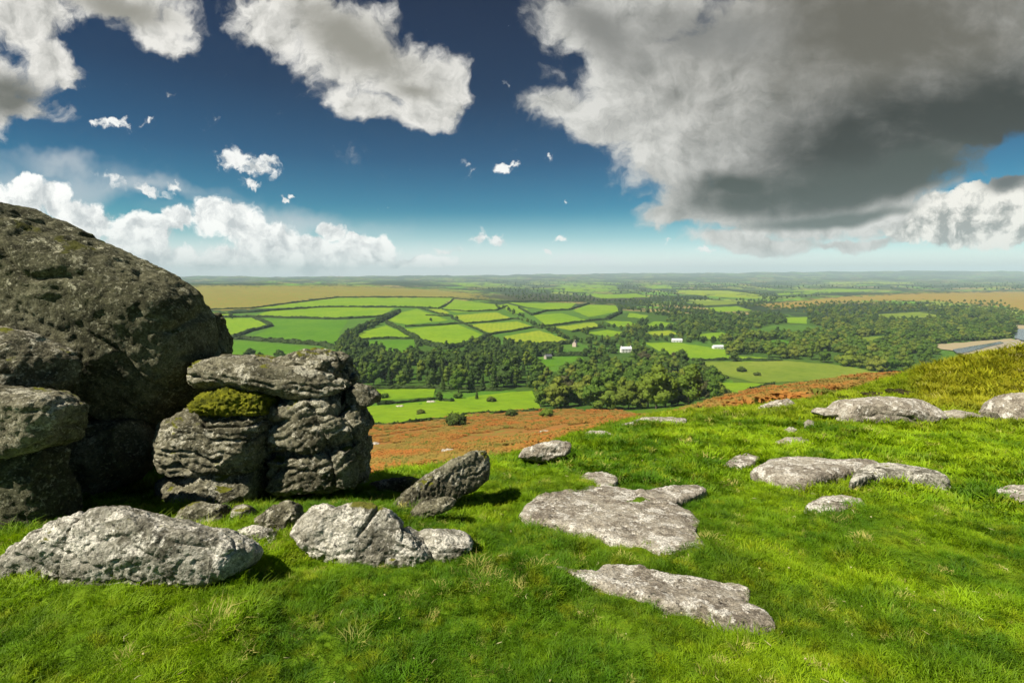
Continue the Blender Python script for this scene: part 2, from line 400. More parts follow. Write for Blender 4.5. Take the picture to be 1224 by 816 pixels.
FIELDS = [
 ('b',[(700,398),(726,394),(750,398),(728,403)]), ('y',[(770,397),(800,395),(812,399),(785,402)]), ('b',[(830,400),(862,397),(876,402),(850,406)]), ('o',[(1000,405),(1050,402),(1085,406),(1040,410)]), ('b',[(842,368),(880,366),(900,371),(860,373)]), ('o',[(1040,376),(1100,373),(1130,378),(1070,381)]), ('d',[(900,409),(935,406),(950,411),(915,414)]), ('b',[(700,352),(760,351),(780,355),(720,357)]), ('o',[(820,361),(870,359),(890,363),(840,365)]), ('b',[(660,340),(720,337),(750,339),(690,342)]), ('y',[(980,338),(1060,336),(1100,339),(1010,341)]),
 ('b',[(302,369),(403,356),(542,356),(524,368),(468,366),(380,367)]),
 ('b',[(304,377),(322,372),(397,367),(472,368),(455,377),(416,378),(400,380)]),
 ('b',[(100,373),(276,373),(274,378),(100,379)]),
 ('b',[(100,381),(302,380),(319,388),(279,401),(100,402)]),
 ('d',[(311,381),(416,383),(407,396),(404,409),(384,412),(294,405),(328,391)]),
 ('d',[(100,408),(290,408),(403,418),(405,426),(354,430),(270,427),(100,424)]),
 ('b',[(460,383),(475,375),(498,369),(536,383),(488,388)]),
 ('b',[(423,405),(433,397),(462,389),(486,400),(493,403)]),
 ('d',[(433,408),(496,407),(495,418),(482,424),(440,415)]),
 ('b',[(484,393),(547,388),(580,401),(567,407),(534,414),(503,408)]),
 ('y',[(508,369.5),(528,369.5),(538,374),(528,377)]),
 ('b',[(529,369),(544,358),(596,364),(593,370),(547,374)]),
 ('y',[(542,377),(593,373),(610,380),(555,386)]),
 ('y',[(556,388.5),(619,384),(635,390),(586,398.5)]),
 ('y',[(602,402),(645,395),(684,408),(636,411),(604,410)]),
 ('b',[(637,377),(670,374),(703,383),(653,389)]),
 ('y',[(661,391),(710,385),(719,391),(687,396)]),
 ('b',[(685,371),(704,364),(736,365),(740,372),(704,379)]),
 ('b',[(608,362),(689,362),(681,369),(653,370),(630,367)]),
 ('b',[(593,365),(606,363),(630,369),(632,372),(615,375)]),
 ('b',[(723,384),(752,384),(763,388),(740,391)]),
 ('b',[(752,374),(775,377),(770,381),(750,379)]),
 ('b',[(782,384),(806,386),(800,391),(768,390)]),
 ('b',[(771,410),(811,409.5),(867,418),(868,429),(828,429),(796,425)]),
 ('b',[(868,425),(905,427),(930,430),(868,430)]),
 ('o',[(835,433),(940,431.5),(1010,437),(1058,447),(1000,454),(905,458),(860,447)]),
 ('b',[(861,457),(900,458),(917,460),(884,470),(866,472)]),
 ('b',[(230,467),(425,465.5),(520,465),(518,475),(425,480),(230,482)]),
 ('b',[(425,487),(470,484),(520,479),(600,470),(636,467),(646,488),(600,493),(545,500),(445,508),(425,512),(230,514),(230,489)]),
 ('d',[(640,429),(696,427),(700,435),(640,439)]),
 ('b',[(938,379.5),(965,379),(964,387),(942,386)]),
 ('p',[(905,393),(925,389),(965,388),(985,394),(960,399),(915,399)]),
 ('y',[(808,346.5),(870,347.5),(912,353),(905,357),(860,355),(812,351)]),
 ('b',[(762,339),(800,341),(806,345),(778,346)]),
 ('b',[(640,345),(700,340),(738,342),(740,347),(690,349)]),
 ('b',[(925,348.5),(1000,345),(1060,347),(930,353)]),
 ('b',[(530,338),(580,337),(610,341),(560,343)]),
]
for k, P in FIELDS:
    o = drape('field', P, FM[k], dmin=230, off=.3 if P[0][1] > 360 else .8, gy=1.6 if P[0][1] > 360 else .8); tag(o, kind='structure')
m, t = newmat('lake_water'); P = pos(t)
finish(t, (.05,.075,.09), .12, t.bump(t.noise(P, .6, 4), .3, .35), 0, .5); M['water'] = m
m, t = newmat('shore_sand'); P = pos(t)
finish(t, t.mix(t.noise(P, .08, 6), (.30,.24,.12), (.38,.32,.2)), .95); M['sand'] = m
m, t = newmat('shore_mud'); P = pos(t)
finish(t, t.mix(t.noise(P, .08, 6), (.40,.36,.28), (.24,.20,.14)), .95); M['mud'] = m
tag(drape('shore', [(1104,413.5),(1150,410),(1208,405.5),(1216,408),(1185,413),(1150,421),(1130,419)], M['sand'], dmin=500, off=1.2), kind='structure')
tag(drape('shore', [(1170,417),(1192,411.5),(1216,406.5),(1226,411),(1200,420),(1160,427),(1150,424)], M['mud'], dmin=500, off=1.5), kind='structure')
tag(drape('shore', [(1190,389.5),(1224,389.5),(1300,391),(1300,395),(1216,394.2)], M['sand'], dmin=600, off=1.5), kind='structure')
tag(drape('water', [(1138,419.5),(1168,414.5),(1195,409.8),(1200,411.2),(1180,416),(1155,423),(1144,424)], M['water'], dmin=500, off=2.2), kind='structure')
tag(drape('water', [(1213,394.5),(1300,394.5),(1330,420),(1240,412),(1212,406)], M['water'], dmin=600, off=2.4), kind='structure')
# ------------------------------------------------------------------ sky and sun
def sky():
    w = bpy.data.worlds.new('World'); S.world = w; w.use_nodes = True; t = NT(w.node_tree)
    D = t.n('TexCoord').outputs['Generated']; d = t.sep(D)
    y = t.math('MAXIMUM', d[1], .03); u = t.math('DIVIDE', d[0], y); v = t.math('DIVIDE', d[2], y)
    uv = t.comb(u, v, 0.0)
    nis = t.n('TexSky', _sky_type='NISHITA'); nis.sun_disc = False; nis.sun_elevation = SUN_EL; nis.sun_rotation = SUN_AZ
    nis.altitude = 300; nis.air_density = 1.0; nis.dust_density = .6; nis.ozone_density = 2.5
    # deep clear air overhead, thinning towards the horizon
    rp = t.n('ValToRGB'); t.set(rp.inputs[0], t.math('MULTIPLY', t.math('ABSOLUTE', d[2]), 2.3)); cr = rp.color_ramp
    stops = [(0, (1.4,1.5,1.4)), (.07, (1.0,1.25,1.2)), (.16, (.22,.78,.80)), (.30, (.03,.45,.58)), (.48, (.004,.235,.38)), (.72, (.002,.11,.215)), (1, (.02,.08,.17))]
    while len(cr.elements) < len(stops): cr.elements.new(.5)
    for e, (p, c) in zip(cr.elements, stops): e.position = p; e.color = (*[q/2 for q in c], 1)
    base = t.mix(1.0, nis.outputs[0], rp.outputs[0], 'MULTIPLY')
    sc2 = t.n('VectorMath', _operation='SCALE'); t.set(sc2.inputs[0], base); sc2.inputs[3].default_value = 2.0; col = sc2.outputs[0]
    def uvp(px, py):
        dd = ray(px, py); return dd[0]/dd[1], dd[2]/dd[1]
    def field(blobs, k=.12):
        acc = None
        for b in blobs:
            px, py, rx, ry = b[:4]; rot = b[4] if len(b) > 4 else 0; wt = b[5] if len(b) > 5 else 1
            U, Vv = uvp(px, py); ux = uvp(px+20, py); vy = uvp(px, py-20)
            mp = t.n('Mapping', _vector_type='TEXTURE'); t.set(mp.inputs[0], uvn)
            mp.inputs['Location'].default_value = (U, Vv, 0); mp.inputs['Rotation'].default_value = (0, 0, -R(rot))
            mp.inputs['Scale'].default_value = (rx*(ux[0]-U)/20, ry*(vy[1]-Vv)/20, 1)
            gr = t.n('TexGradient', _gradient_type='SPHERICAL'); t.set(gr.inputs[0], mp.outputs[0]); o = gr.outputs[1]
            if wt != 1: o = t.math('MULTIPLY', o, wt)
            acc = o if acc is None else t.math('SMOOTH_MAX', acc, o, k)
        return acc
    def warp(vec, sc, amt, det=5):
        nn = t.noise(vec, sc, det, .6, out=1)
        return t.vadd(vec, t.vmul(t.vadd(nn, (-.5, -.5, -.5)), (amt, amt, 0)))
    SUNV = (-.018, .016, 0)
    def layer(col, blobs, wsc, wamt, nsc, namt, th, soft, light, grey, relief, dark=None, opac=1.0, rough=.62):
        nonlocal uvn
        uvn = warp(uv, wsc, wamt)
        cov = field(blobs)
        n = t.noise(uvn, nsc, 12, rough, .15); n2 = t.noise(t.vadd(uvn, SUNV), nsc, 7, rough, .15)
        e = t.math('ADD', cov, t.math('MULTIPLY', t.math('SUBTRACT', n, .5), namt))
        a = t.rng(e, th, th+soft)
        rel = t.math('MULTIPLY', t.math('SUBTRACT', n, n2), relief)
        thick = t.rng(e, th, th+soft*3.5)
        b = t.math('ADD', t.fmix(thick, 1.05, .62), rel, clamp=False)
        b = t.rng(b, .0, 1.25, 0, 1.0, False)
        cc = t.mix(b, grey, light)
        if dark:
            uvs = uvn; uvn = warp(uv, 2.2, .16, 4)
            for bl, dc, str_ in dark:
                f = t.math('MULTIPLY', field(bl, .25), str_, clamp=True)
                f = t.math('ADD', f, t.math('MULTIPLY', t.math('MULTIPLY', t.math('SUBTRACT', t.noise(t.vmul(uvn, (1, 1.8, 1)), 5.5, 10, .62), .5), 1.3), f), clamp=True)
                cc = t.mix(t.rng(f, .0, 1.0), cc, dc)
        if opac != 1.0: a = t.math('MULTIPLY', a, opac)
        ahead = t.rng(d[1], .02, .1)
        return t.mix(t.math('MULTIPLY', a, ahead), col, cc)
    uvn = uv
    # thin high veils on the left
    col = layer(col, [(60,205,230,45,8),(180,222,200,22,6),(430,320,420,40,0),(330,262,230,35,4),(700,322,500,22,0),(60,180,120,25,12)], 3, .25, 4.5, .9, .22, .75, (6.2,6.6,6.8), (5.0,5.4,5.8), .4, opac=.62, rough=.55)
    # white mist along the horizon
    vz = t.rng(v, -.01, .125, 1, 0); lf = t.rng(u, -1.2, .9, 1.0, .6)
    col = t.mix(t.math('MULTIPLY', vz, lf), col, (10.5,10.9,10.9))
    # heaped cumulus band low on the left, and small fair-weather puffs
    puffs = [(-40,240,90,55),(20,242,60,38),(68,240,30,34),(100,268,70,40),(165,282,70,42),(215,262,34,26),(250,262,38,36),(285,268,45,40),(320,290,65,40),(370,295,60,26),(395,277,30,16),(425,288,34,20),(450,291,28,20),(400,304,120,26),(500,312,90,14,0,.8),(30,225,40,26),(205,258,24,18),
             (130,305,190,34),(330,312,200,26),(30,290,120,50),
             ]
    tiny = [(278,192,40,21),(305,202,46,20),(322,193,22,13),(300,222,26,10,10,.85),(343,240,15,9),(350,232,10,8),
             (134,148,34,13),(118,146,16,9,0,.9),(182,144,22,7,-8,.9),(170,224,62,14,8,.8),(130,212,40,10,14,.7),(205,218,26,12,6,.9),
             (598,203,19,12),(606,197,26,5,-4,.9),(557,201,15,12,40,.62),(575,283,17,18),(592,289,24,11),(535,299,34,11,0,.85),(655,299,12,6,0,.9),(669,286,9,7,0,.9),(672,236,16,6,0,.65),(606,102,6,14,0,.6),(654,188,12,7,0,.75),(637,212,10,4,0,.6),(800,287,26,5,0,.8),(846,299,30,5,0,.7)]
    col = layer(col, puffs, 12, .06, 15, 1.25, .30, .20, (10.6,10.6,10.2), (5.6,5.9,6.0), 6.0, rough=.66)
    col = layer(col, tiny, 26, .06, 34, 1.8, .36, .42, (9.4,9.4,9.1), (5.0,5.3,5.4), 4.5, rough=.66)
    # cumulus on the right behind the storm cloud
    col = layer(col, [(1090,268,50,32),(1130,255,55,40),(1165,240,50,38),(1205,232,60,45),(1260,225,80,60),(1170,275,150,36),(1300,250,120,70)], 12, .05, 13, 1.25, .28, .18, (9.2,8.9,8.1), (3.2,3.3,3.1), 8.0, rough=.66,
                dark=[([(1205,215,60,20,-14)], (1.0,1.1,1.1), 1.1)])
    # the large ragged clouds of the upper left
    col = layer(col, [(30,10,120,62),(-20,100,130,75),(30,120,80,30,20),(75,100,30,14,30,.8),(60,70,80,50,30),(175,35,72,42,22),(140,0,120,45,12),(205,20,34,24,0,.9),
                      (325,22,84,56,32),(370,20,130,70,30),(420,60,130,95,30),(480,90,100,72,30),(530,110,45,60,0),(500,140,72,34,8),(440,130,100,36,20)], 5.5, .15, 7.5, 1.5, .27, .34, (8.2,8.0,7.5), (2.8,2.8,2.6), 5.0,
                dark=[([(-10,110,90,44,10)], (1.4,1.4,1.2), 1.5), ([(420,55,140,56,32),(150,10,100,26,12),(490,112,60,20,0,.8)], (3.0,2.9,2.5), 1.1)])
    # the storm cloud over the right half
    col = layer(col, [(700,20,110,80,0),(760,70,120,85),(670,122,70,32,0),(720,148,110,46,12),(790,180,120,80,20),(830,240,90,60),(800,262,70,26),(900,120,300,190,0,1.5),(960,235,220,66,0,1.4),(1090,50,420,190,-10,1.7),(760,10,170,70,0,1.3),(1050,228,150,56,-6),(1030,180,220,80,0,1.3),(1120,140,160,80,-10,1.3),(1250,40,300,140,-12,1.4),(900,285,150,22),(1010,288,120,14,0,.8)], 5.2, .14, 7.5, 1.35, .27, .34, (7.2,7.1,6.7), (2.3,2.35,2.2), 4.2,
                dark=[([(1080,40,420,190,-6)], (1.35,1.25,1.0), 1.05),
                      ([(1120,156,400,96,-12),(1240,120,240,90,-12)], (.24,.24,.19), 1.35),
                      ([(980,229,260,46,-3),(1090,213,180,44,-10),(880,214,100,26,4)], (.45,.55,.45), 1.3),
                      ([(1000,263,170,14,-3)], (.95,1.15,1.0), 1.3),
                      ([(720,40,120,60,30),(850,50,140,50,0)], (2.3,2.3,2.15), 1.0)])
    # rain haze under the storm
    gz = t.math('MULTIPLY', t.rng(v, -.01, .05, 1, 0), t.rng(u, .1, .5, 0, .8))
    col = t.mix(gz, col, (5.2,5.9,5.8))
    bg = t.n('Background'); t.set(bg.inputs[0], col); bg.inputs[1].default_value = .067
    o = t.n('OutputWorld'); t.set(o.inputs[0], bg.outputs[0])
    w.cycles.sampling_method = 'MANUAL'; w.cycles.sample_map_resolution = 1024
sky()
sl = bpy.data.lights.new('sun', 'SUN'); sl.energy = 4.9; sl.angle = R(.53); sl.color = (1, .93, .80)
so = bpy.data.objects.new('sun', sl); COL.objects.link(so)
sd = Vector((math.sin(SUN_AZ)*math.cos(SUN_EL), math.cos(SUN_AZ)*math.cos(SUN_EL), math.sin(SUN_EL)))
so.rotation_euler = sd.to_track_quat('Z', 'Y').to_euler(); so.location = sd*30
cam = bpy.data.cameras.new('camera'); cam.lens = 18; cam.sensor_width = 36; cam.clip_end = 60000; cam.clip_start = .05
co = bpy.data.objects.new('camera', cam); COL.objects.link(co); co.rotation_euler = (math.pi/2-PITCH, 0, 0); S.camera = co
S.view_settings.view_transform = 'Standard'; S.view_settings.look = 'None'; S.view_settings.gamma = 1; S.view_settings.exposure = .68
S.cycles.use_denoising = True; S.cycles.max_bounces = 6; S.cycles.diffuse_bounces = 3; S.cycles.transmission_bounces = 3; S.cycles.volume_bounces = 0
S.cycles.use_adaptive_sampling = True
# ------------------------------------------------------------------ rocks
def radial(poly2, n=110):
    P = np.asarray(poly2, float); c = P.mean(0)
    A = 0; cx = cy = 0
    for i in range(len(P)):
        x0, y0 = P[i]; x1, y1 = P[(i+1) % len(P)]; k = x0*y1-x1*y0; A += k; cx += (x0+x1)*k; cy += (y0+y1)*k
    c = np.array([cx, cy])/(3*A)
    th = np.linspace(0, 2*math.pi, n, endpoint=False); Rr = np.zeros(n)
    for i in range(n):
        d = np.array([math.cos(th[i]), math.sin(th[i])]); best = 0
        for j in range(len(P)):
            a = P[j]-c; e = P[(j+1) % len(P)]-P[j]; den = d[0]*e[1]-d[1]*e[0]
            if abs(den) < 1e-12: continue
            s = (a[0]*e[1]-a[1]*e[0])/den; q = (a[0]*d[1]-a[1]*d[0])/den
            if s > 0 and -1e-6 <= q <= 1+1e-6: best = max(best, s)
        Rr[i] = best
    return c, th, Rr
def lump(poly2, t1, t2, e1=.5, e2=.6, nphi=34):
    """closed lump: outline in the (a,b) plane, half thickness t1 (front) / t2 (back) along n"""
    c, th, Rr = radial(poly2); n = len(th); V = []; Fc = []
    ph = np.linspace(-math.pi/2, math.pi/2, nphi)
    for p in ph[1:-1]:
        s = math.cos(p)**e1; h = np.sign(math.sin(p))*abs(math.sin(p))**e2*(t2 if p > 0 else t1)
        V.append(np.stack([c[0]+s*Rr*np.cos(th), c[1]+s*Rr*np.sin(th), np.full(n, h)], 1))
    V = np.concatenate(V); m = nphi-2
    V = np.vstack([V, [[c[0], c[1], -t1]], [[c[0], c[1], t2]]]); a, b = len(V)-2, len(V)-1
    for i in range(m-1):
        for k in range(n): Fc.append((i*n+k, i*n+(k+1) % n, (i+1)*n+(k+1) % n, (i+1)*n+k))
    for k in range(n):
        Fc.append((a, (k+1) % n, k)); Fc.append((b, (m-1)*n+k, (m-1)*n+(k+1) % n))
    return V, Fc
def stand(poly, D, t1, t2, e1=.5, e2=.6, lean=0.0, yaw=0.0):
    """rock seen side on: outline in the photo, standing at forward distance D"""
    W = []
    for px, py in poly:
        d = ray(px, py); W.append((d[0]/d[1]*D, d[2]/d[1]*D))
    V, Fc = lump(W, t1, t2, e1, e2)
    P = np.stack([V[:, 0], D+V[:, 2], V[:, 1]], 1)
    zc = P[:, 2].mean(); xc = P[:, 0].mean()
    P[:, 1] += (P[:, 2]-zc)*lean
    P[:, 1] += (P[:, 0]-xc)*yaw
    P[:, 2] -= np.clip(P[:, 1]-D, 0, None)*max(0., -np.percentile([w[1] for w in W], 80))/D
    return P, Fc
def lying(poly, h, sink=.12, e1=.35, e2=.6, tilt=(0, 0), dmin=1.0, back=None):
    """slab in the turf: outline projected on the ground, thickness h above it"""
    H = hit([p[0] for p in poly], [p[1]+0. for p in poly], dmin, fine=False)
    V, Fc = lump(H[:, :2], sink, h, e1, e2)
    c = H[:, :2].mean(0); zz = zbase(V[:, 0], V[:, 1])
    P = np.stack([V[:, 0], V[:, 1], zz+V[:, 2]+(V[:, 0]-c[0])*tilt[0]*(V[:, 2] > 0)+(V[:, 1]-c[1])*tilt[1]*(V[:, 2] > 0)], 1)
    P[:, 2] = np.where(V[:, 2] > h*.5, np.maximum(P[:, 2], zfun(P[:, 0], P[:, 1])+.018), P[:, 2])
    return P, Fc
EXCL = []
def rock(label, parts, mat, vox, big=.05, bs=.5, mid=.02, ms=.14, strata=None, cat='rock', name='rock', excl=None, group=None, sub=None, parent=None, facets=14, cut=(.86, .985)):
    mb = MB()
    for V_, F_ in parts: mb.add(V_, F_)
    me = bpy.data.meshes.new('t'); me.from_pydata(np.concatenate(mb.v).tolist(), [], mb.f)
    o = bpy.data.objects.new('t', me); COL.objects.link(o)
    md = o.modifiers.new('r', 'REMESH'); md.mode = 'VOXEL'; md.voxel_size = vox
    dg = bpy.context.evaluated_depsgraph_get(); ev = o.evaluated_get(dg).to_mesh()
    n = len(ev.vertices); V_ = np.zeros(n*3, np.float32); ev.vertices.foreach_get('co', V_); V_ = V_.reshape(-1, 3).astype(float)
    N_ = np.zeros(n*3, np.float32); ev.vertices.foreach_get('normal', N_); N_ = N_.reshape(-1, 3).astype(float)
    Q_ = np.zeros(len(ev.loops), np.int32); ev.loops.foreach_get('vertex_index', Q_); Q_ = Q_.reshape(-1, 4)
    bpy.data.objects.remove(o); bpy.data.meshes.remove(me)
    s = rng.uniform(0, 50, 3) if parent is None else np.zeros(3)
    # split faces: flat cuts across the bulges
    cc = V_.mean(0); U = V_-cc
    for _ in range(facets):
        d = rng.normal(size=3)*[.55, 1, .9]; d[1] = -abs(d[1]) if rng.uniform() < .7 else d[1]; d[2] = abs(d[2]) if rng.uniform() < .6 else d[2]
        d /= np.linalg.norm(d); q = U@d; h = np.quantile(q, .995)*rng.uniform(*cut)
        U = U-d*(np.maximum(0, q-h)*.88)[:, None]
    V_ = U+cc
    # broad facets, then ribs, then grain
    f = big*fbm((V_+s)/bs, 3)
    rid = 1-np.abs(fbm((V_+s+9)/ms, 4, g=.55)); f = f+mid*(rid-.7)*1.4
    f = f+mid*.35*fbm((V_+s)/(ms*.25), 3)
    for st in (strata or []):
        b, sp, dep, wid = st
        b = np.array(b, float); b /= np.linalg.norm(b)
        q = (V_@b)/sp+.85*fbm((V_+s)/(sp*3.5), 3)
        fr = np.abs(q-np.round(q)); on = sstep(-.35, .15, fbm((V_+s+np.round(q)[:, None]*7)/(sp*3), 2))
        f = f-dep*np.exp(-(fr/wid)**2)*on
        f = f+dep*.35*(PERM[(np.floor(q+.5).astype(int)) & 255]/255-.5)
    V_ = V_+N_*f[:, None]
    org = np.array([V_[:, 0].mean(), V_[:, 1].mean(), V_[:, 2].min()])
    ob = mesh(name, V_, Q_, mat, parent=parent, origin=org)
    if parent is None: tag(ob, label, cat, group)
    if excl: 
        H = hit([p[0] for p in excl], [p[1] for p in excl], 1.0, fine=False); EXCL.append(H[:, :2])
    return ob
STR = [((.05, -.1, 1), .13, .028, .13)]
MOSSG = 'granite outcrop at the left'
# the great boulder and the blocks that carry it
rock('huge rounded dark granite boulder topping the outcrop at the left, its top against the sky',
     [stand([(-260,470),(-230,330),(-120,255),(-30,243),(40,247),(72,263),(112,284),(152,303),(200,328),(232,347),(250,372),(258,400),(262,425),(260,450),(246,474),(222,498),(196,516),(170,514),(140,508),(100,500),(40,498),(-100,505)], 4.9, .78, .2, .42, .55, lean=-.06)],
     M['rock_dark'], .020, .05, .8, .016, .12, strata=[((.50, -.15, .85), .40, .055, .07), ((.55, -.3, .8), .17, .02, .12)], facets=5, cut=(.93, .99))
rock('narrow reddish brown rock fin behind the right edge of the huge boulder',
     [stand([(238,374),(254,368),(266,382),(275,404),(277,422),(264,431),(244,436)], 5.2, .15, .1)], M['rock_dark'], .018, .03, .3, .018, .1)
rock('mossy dark green boulder wedged at the left edge beneath the huge boulder',
     [stand([(-190,520),(-170,400),(-60,385),(10,388),(50,400),(82,418),(93,440),(88,462),(60,480),(0,500),(-80,540)], 3.92, .3, .16, .5, .6)], M['rock_mid'], .016, .04, .4, .014, .1)
rock('square overhanging granite block with a bright top edge at the left edge',
     [stand([(-170,560),(-170,468),(-60,460),(0,460),(55,464),(86,470),(98,484),(97,510),(88,524),(60,532),(20,540),(-60,556)], 3.52, .28, .12, .2, .3)], M['rock_mid'], .013, .03, .35, .016, .09, facets=5, cut=(.95, .99), strata=[((.12, 0, 1), .16, .02, .1)])
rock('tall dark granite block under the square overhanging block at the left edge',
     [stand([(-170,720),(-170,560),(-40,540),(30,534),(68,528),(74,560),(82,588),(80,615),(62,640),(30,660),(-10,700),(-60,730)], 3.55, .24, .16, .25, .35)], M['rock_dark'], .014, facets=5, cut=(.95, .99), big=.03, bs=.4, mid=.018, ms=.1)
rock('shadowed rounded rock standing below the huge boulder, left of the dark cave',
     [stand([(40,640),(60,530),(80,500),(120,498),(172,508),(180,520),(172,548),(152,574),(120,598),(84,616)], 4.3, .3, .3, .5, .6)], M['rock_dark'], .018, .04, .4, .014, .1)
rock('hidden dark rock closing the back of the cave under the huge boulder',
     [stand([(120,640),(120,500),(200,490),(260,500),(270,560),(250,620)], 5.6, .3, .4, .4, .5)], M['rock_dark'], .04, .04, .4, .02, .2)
led = rock('weathered grey block with bright horizontal ribs and a moss cap, left of the split tower',
     [stand([(196,520),(203,498),(228,488),(270,482),(306,482),(328,488),(333,510),(328,535),(318,550),(280,556),(230,556),(202,548)], 4.42, .42, .6, .36, .5)], M['rock_mid'], .013, .03, .35, .02, .10, strata=[((.06, -.05, 1), .15, .065, .09), ((.1, 0, 1), .06, .018, .15)])
rock(None, [stand([(238,488),(246,470),(262,461),(290,459),(318,462),(331,474),(334,492),(300,487),(262,489)], 4.40, .30, .45, .4, .5)], M['moss'], .010, .022, .10, .034, .045, name='moss', parent=led)
rock('rounded grey base block beneath the ribbed block with the moss cap',
     [stand([(194,572),(208,553),(250,549),(300,551),(324,555),(322,575),(310,592),(280,601),(236,604),(206,597)], 4.38, .40, .6, .42, .55)], M['rock_mid'], .014, .03, .35, .016, .10)
# split tower
rock('long flat capping slab on top of the split rock tower, bright streaks along it',
     [stand([(236,452),(240,432),(262,424),(300,424),(345,432),(392,438),(420,450),(424,458),(412,464),(390,468),(360,466),(326,458),(290,456)], 4.62, .45, .40, .32, .5)], M['rock_mid'], .013, .02, .35, .016, .10, strata=[((.16, -.05, 1), .07, .04, .15)])
rock('small stepped brown rock plates heaped on the right end of the capping slab',
     [stand([(326,436),(338,424),(366,418),(392,419),(408,427),(414,440),(424,452),(414,456),(392,446),(356,438)], 4.8, .4, .4, .35, .5)], M['rock_mid'], .012, .02, .2, .02, .09, strata=[((.35, -.05, 1), .055, .035, .18)])
rock('slanting grey tower block with diagonal cracks below the capping slab',
     [stand([(326,468),(360,466),(408,464),(424,470),(438,488),(445,507),(441,515),(400,527),(336,532),(326,505)], 4.52, .36, .38, .36, .5), stand([(326,536),(380,528),(441,517),(442,535),(436,552),(433,572),(400,580),(350,582),(326,575)], 4.52, .36, .38, .36, .5), stand([(300,450),(420,450),(432,500),(430,590),(300,600)], 4.85, .28, .4, .3, .5)],
     M['rock_mid'], .013, .04, .35, .022, .10, strata=[((-.45, -.1, 1), .27, .10, .08), ((-.35, -.1, 1), .08, .022, .14), ((1, .2, .3), .35, .05, .05)])
rock('small pale knob jutting from the right side of the split tower',
     [stand([(416,466),(424,457),(440,462),(451,472),(450,480),(436,485),(420,482)], 4.66, .2, .25, .4, .6)], M['rock_mid'], .010, .01, .15, .010, .06)
rock('shadowed broken foot of the split tower standing in grass',
     [stand([(322,612),(326,580),(360,576),(400,576),(436,572),(440,594),(425,608),(380,620)], 4.8, .22, .38, .4, .5)], M['rock_mid'], .014, .04, .25, .02, .10)
# pale rocks in the grass in front
rock('long pale lichened boulder lying in the grass at the lower left corner',
     [stand([(-30,712),(-8,676),(14,652),(48,630),(74,618),(92,612),(104,640),(110,690),(104,712)], 2.74, .11, .25, .45, .55), stand([(78,712),(90,640),(96,612),(110,606),(132,606),(152,612),(180,620),(214,627),(258,637),(286,648),(298,660),(292,674),(276,684),(240,694),(180,706),(120,714)], 2.70, .13, .34, .42, .55)],
     M['rock_pale'], .0085, .018, .25, .012, .06, strata=[((.3, -.3, 1), .13, .015, .08)])
rock('low dull rock resting in the shaded grass before the cave', [stand([(212,626),(214,608),(226,600),(250,599),(266,604),(273,616),(270,630),(240,636)], 3.65, .1, .15)], M['rock_mid'], .011, .012, .12, .01, .05)
rock('little round stone beside the low dull rock before the cave', [stand([(276,624),(280,604),(292,601),(302,610),(303,624),(290,630)], 3.65, .07, .1)], M['rock_mid'], .010, .008, .1, .008, .05)
rock('cluster of rough stones with rusty tips at the foot of the tower', [stand([(302,634),(312,614),(326,604),(340,598),(356,604),(360,620),(352,638),(326,644)], 3.5, .12, .16)], M['rock_mid'], .010, .02, .1, .016, .05)
rock('flat grey stone between the long pale boulder and the rusty tipped stones', [stand([(272,650),(284,632),(304,626),(322,632),(334,644),(318,656),(290,662)], 3.3, .12, .14)], M['rock_pale'], .010, .01, .12, .01, .05)
rock('split pale boulder with a mossy cleft in the grass below the tower',
     [stand([(346,642),(352,618),(366,606),(382,602),(394,608),(408,603),(424,600),(438,603),(452,610),(472,622),(496,640),(514,656),(530,672),(510,682),(460,680),(420,668),(392,664),(358,656)], 3.13, .09, .26, .38, .5, lean=.25)],
     M['rock_pale'], .009, .02, .2, .012, .06, strata=[((1, -.2, -.75), .24, .03, .07), ((1, -.1, 1.3), .07, .008, .15)])
rock('low flat slab touching the right end of the split pale boulder',
     [stand([(486,668),(490,640),(508,632),(540,632),(560,640),(566,648),(556,660),(530,668)], 3.27, .14, .25, .4, .6)], M['rock_pale'], .009, .012, .15, .010, .06, strata=[((.2, 0, 1), .06, .008, .12)])
rock('tilted dark slab with a bright upper edge leaning out of the turf',
     [stand([(466,602),(482,584),(506,568),(538,551),(564,538),(579,537),(584,552),(582,574),(568,588),(540,596),(508,604),(484,608)], 4.40, .10, .14, .25, .4, lean=.25, yaw=.45)], M['rock_mid'], .011, .015, .25, .014, .07, strata=[((-.5, 0, 1), .09, .014, .1)])
rock('small pale sliver of rock just below the tilted slab', [stand([(486,618),(496,604),(516,596),(538,591),(547,596),(540,606),(516,614),(498,622)], 3.95, .08, .12)], M['rock_mid'], .009, .01, .12, .012, .05)
rock('low broken stones along the turf edge between tower and tilted slab', [stand([(432,588),(440,577),(456,574),(470,571),(488,570),(504,573),(498,580),(470,586),(450,592)], 4.75, .1, .14)], M['rock_mid'], .010, .015, .1, .012, .05)
rock('grey shelf of rock in the turf near the bracken edge, beyond the tilted slab', [stand([(620,546),(626,536),(648,529),(670,526),(683,529),(681,541),(660,547),(640,551)], 6.2, .10, .35, .28, .5)], M['rock_slab'], .013, .015, .2, .012, .07)
def slab(label, poly, h, vox, mat='rock_slab', e1=.35, sink=.12, big=.012, mid=.012, tilt=(0, 0), strata=None, dmin=1.0, ex=True, bs=.3):
    return rock(label, [lying(poly, h, sink, e1, .5, tilt, dmin)], M[mat], vox, big, bs, mid, .08, strata=strata, excl=poly if ex else None, facets=5, cut=(.95, .995))
slab('small pitted stone just above the big flat triangular slab', [(684,576),(700,569),(722,567),(738,574),(738,582),(716,586),(700,578)], .06, .010)
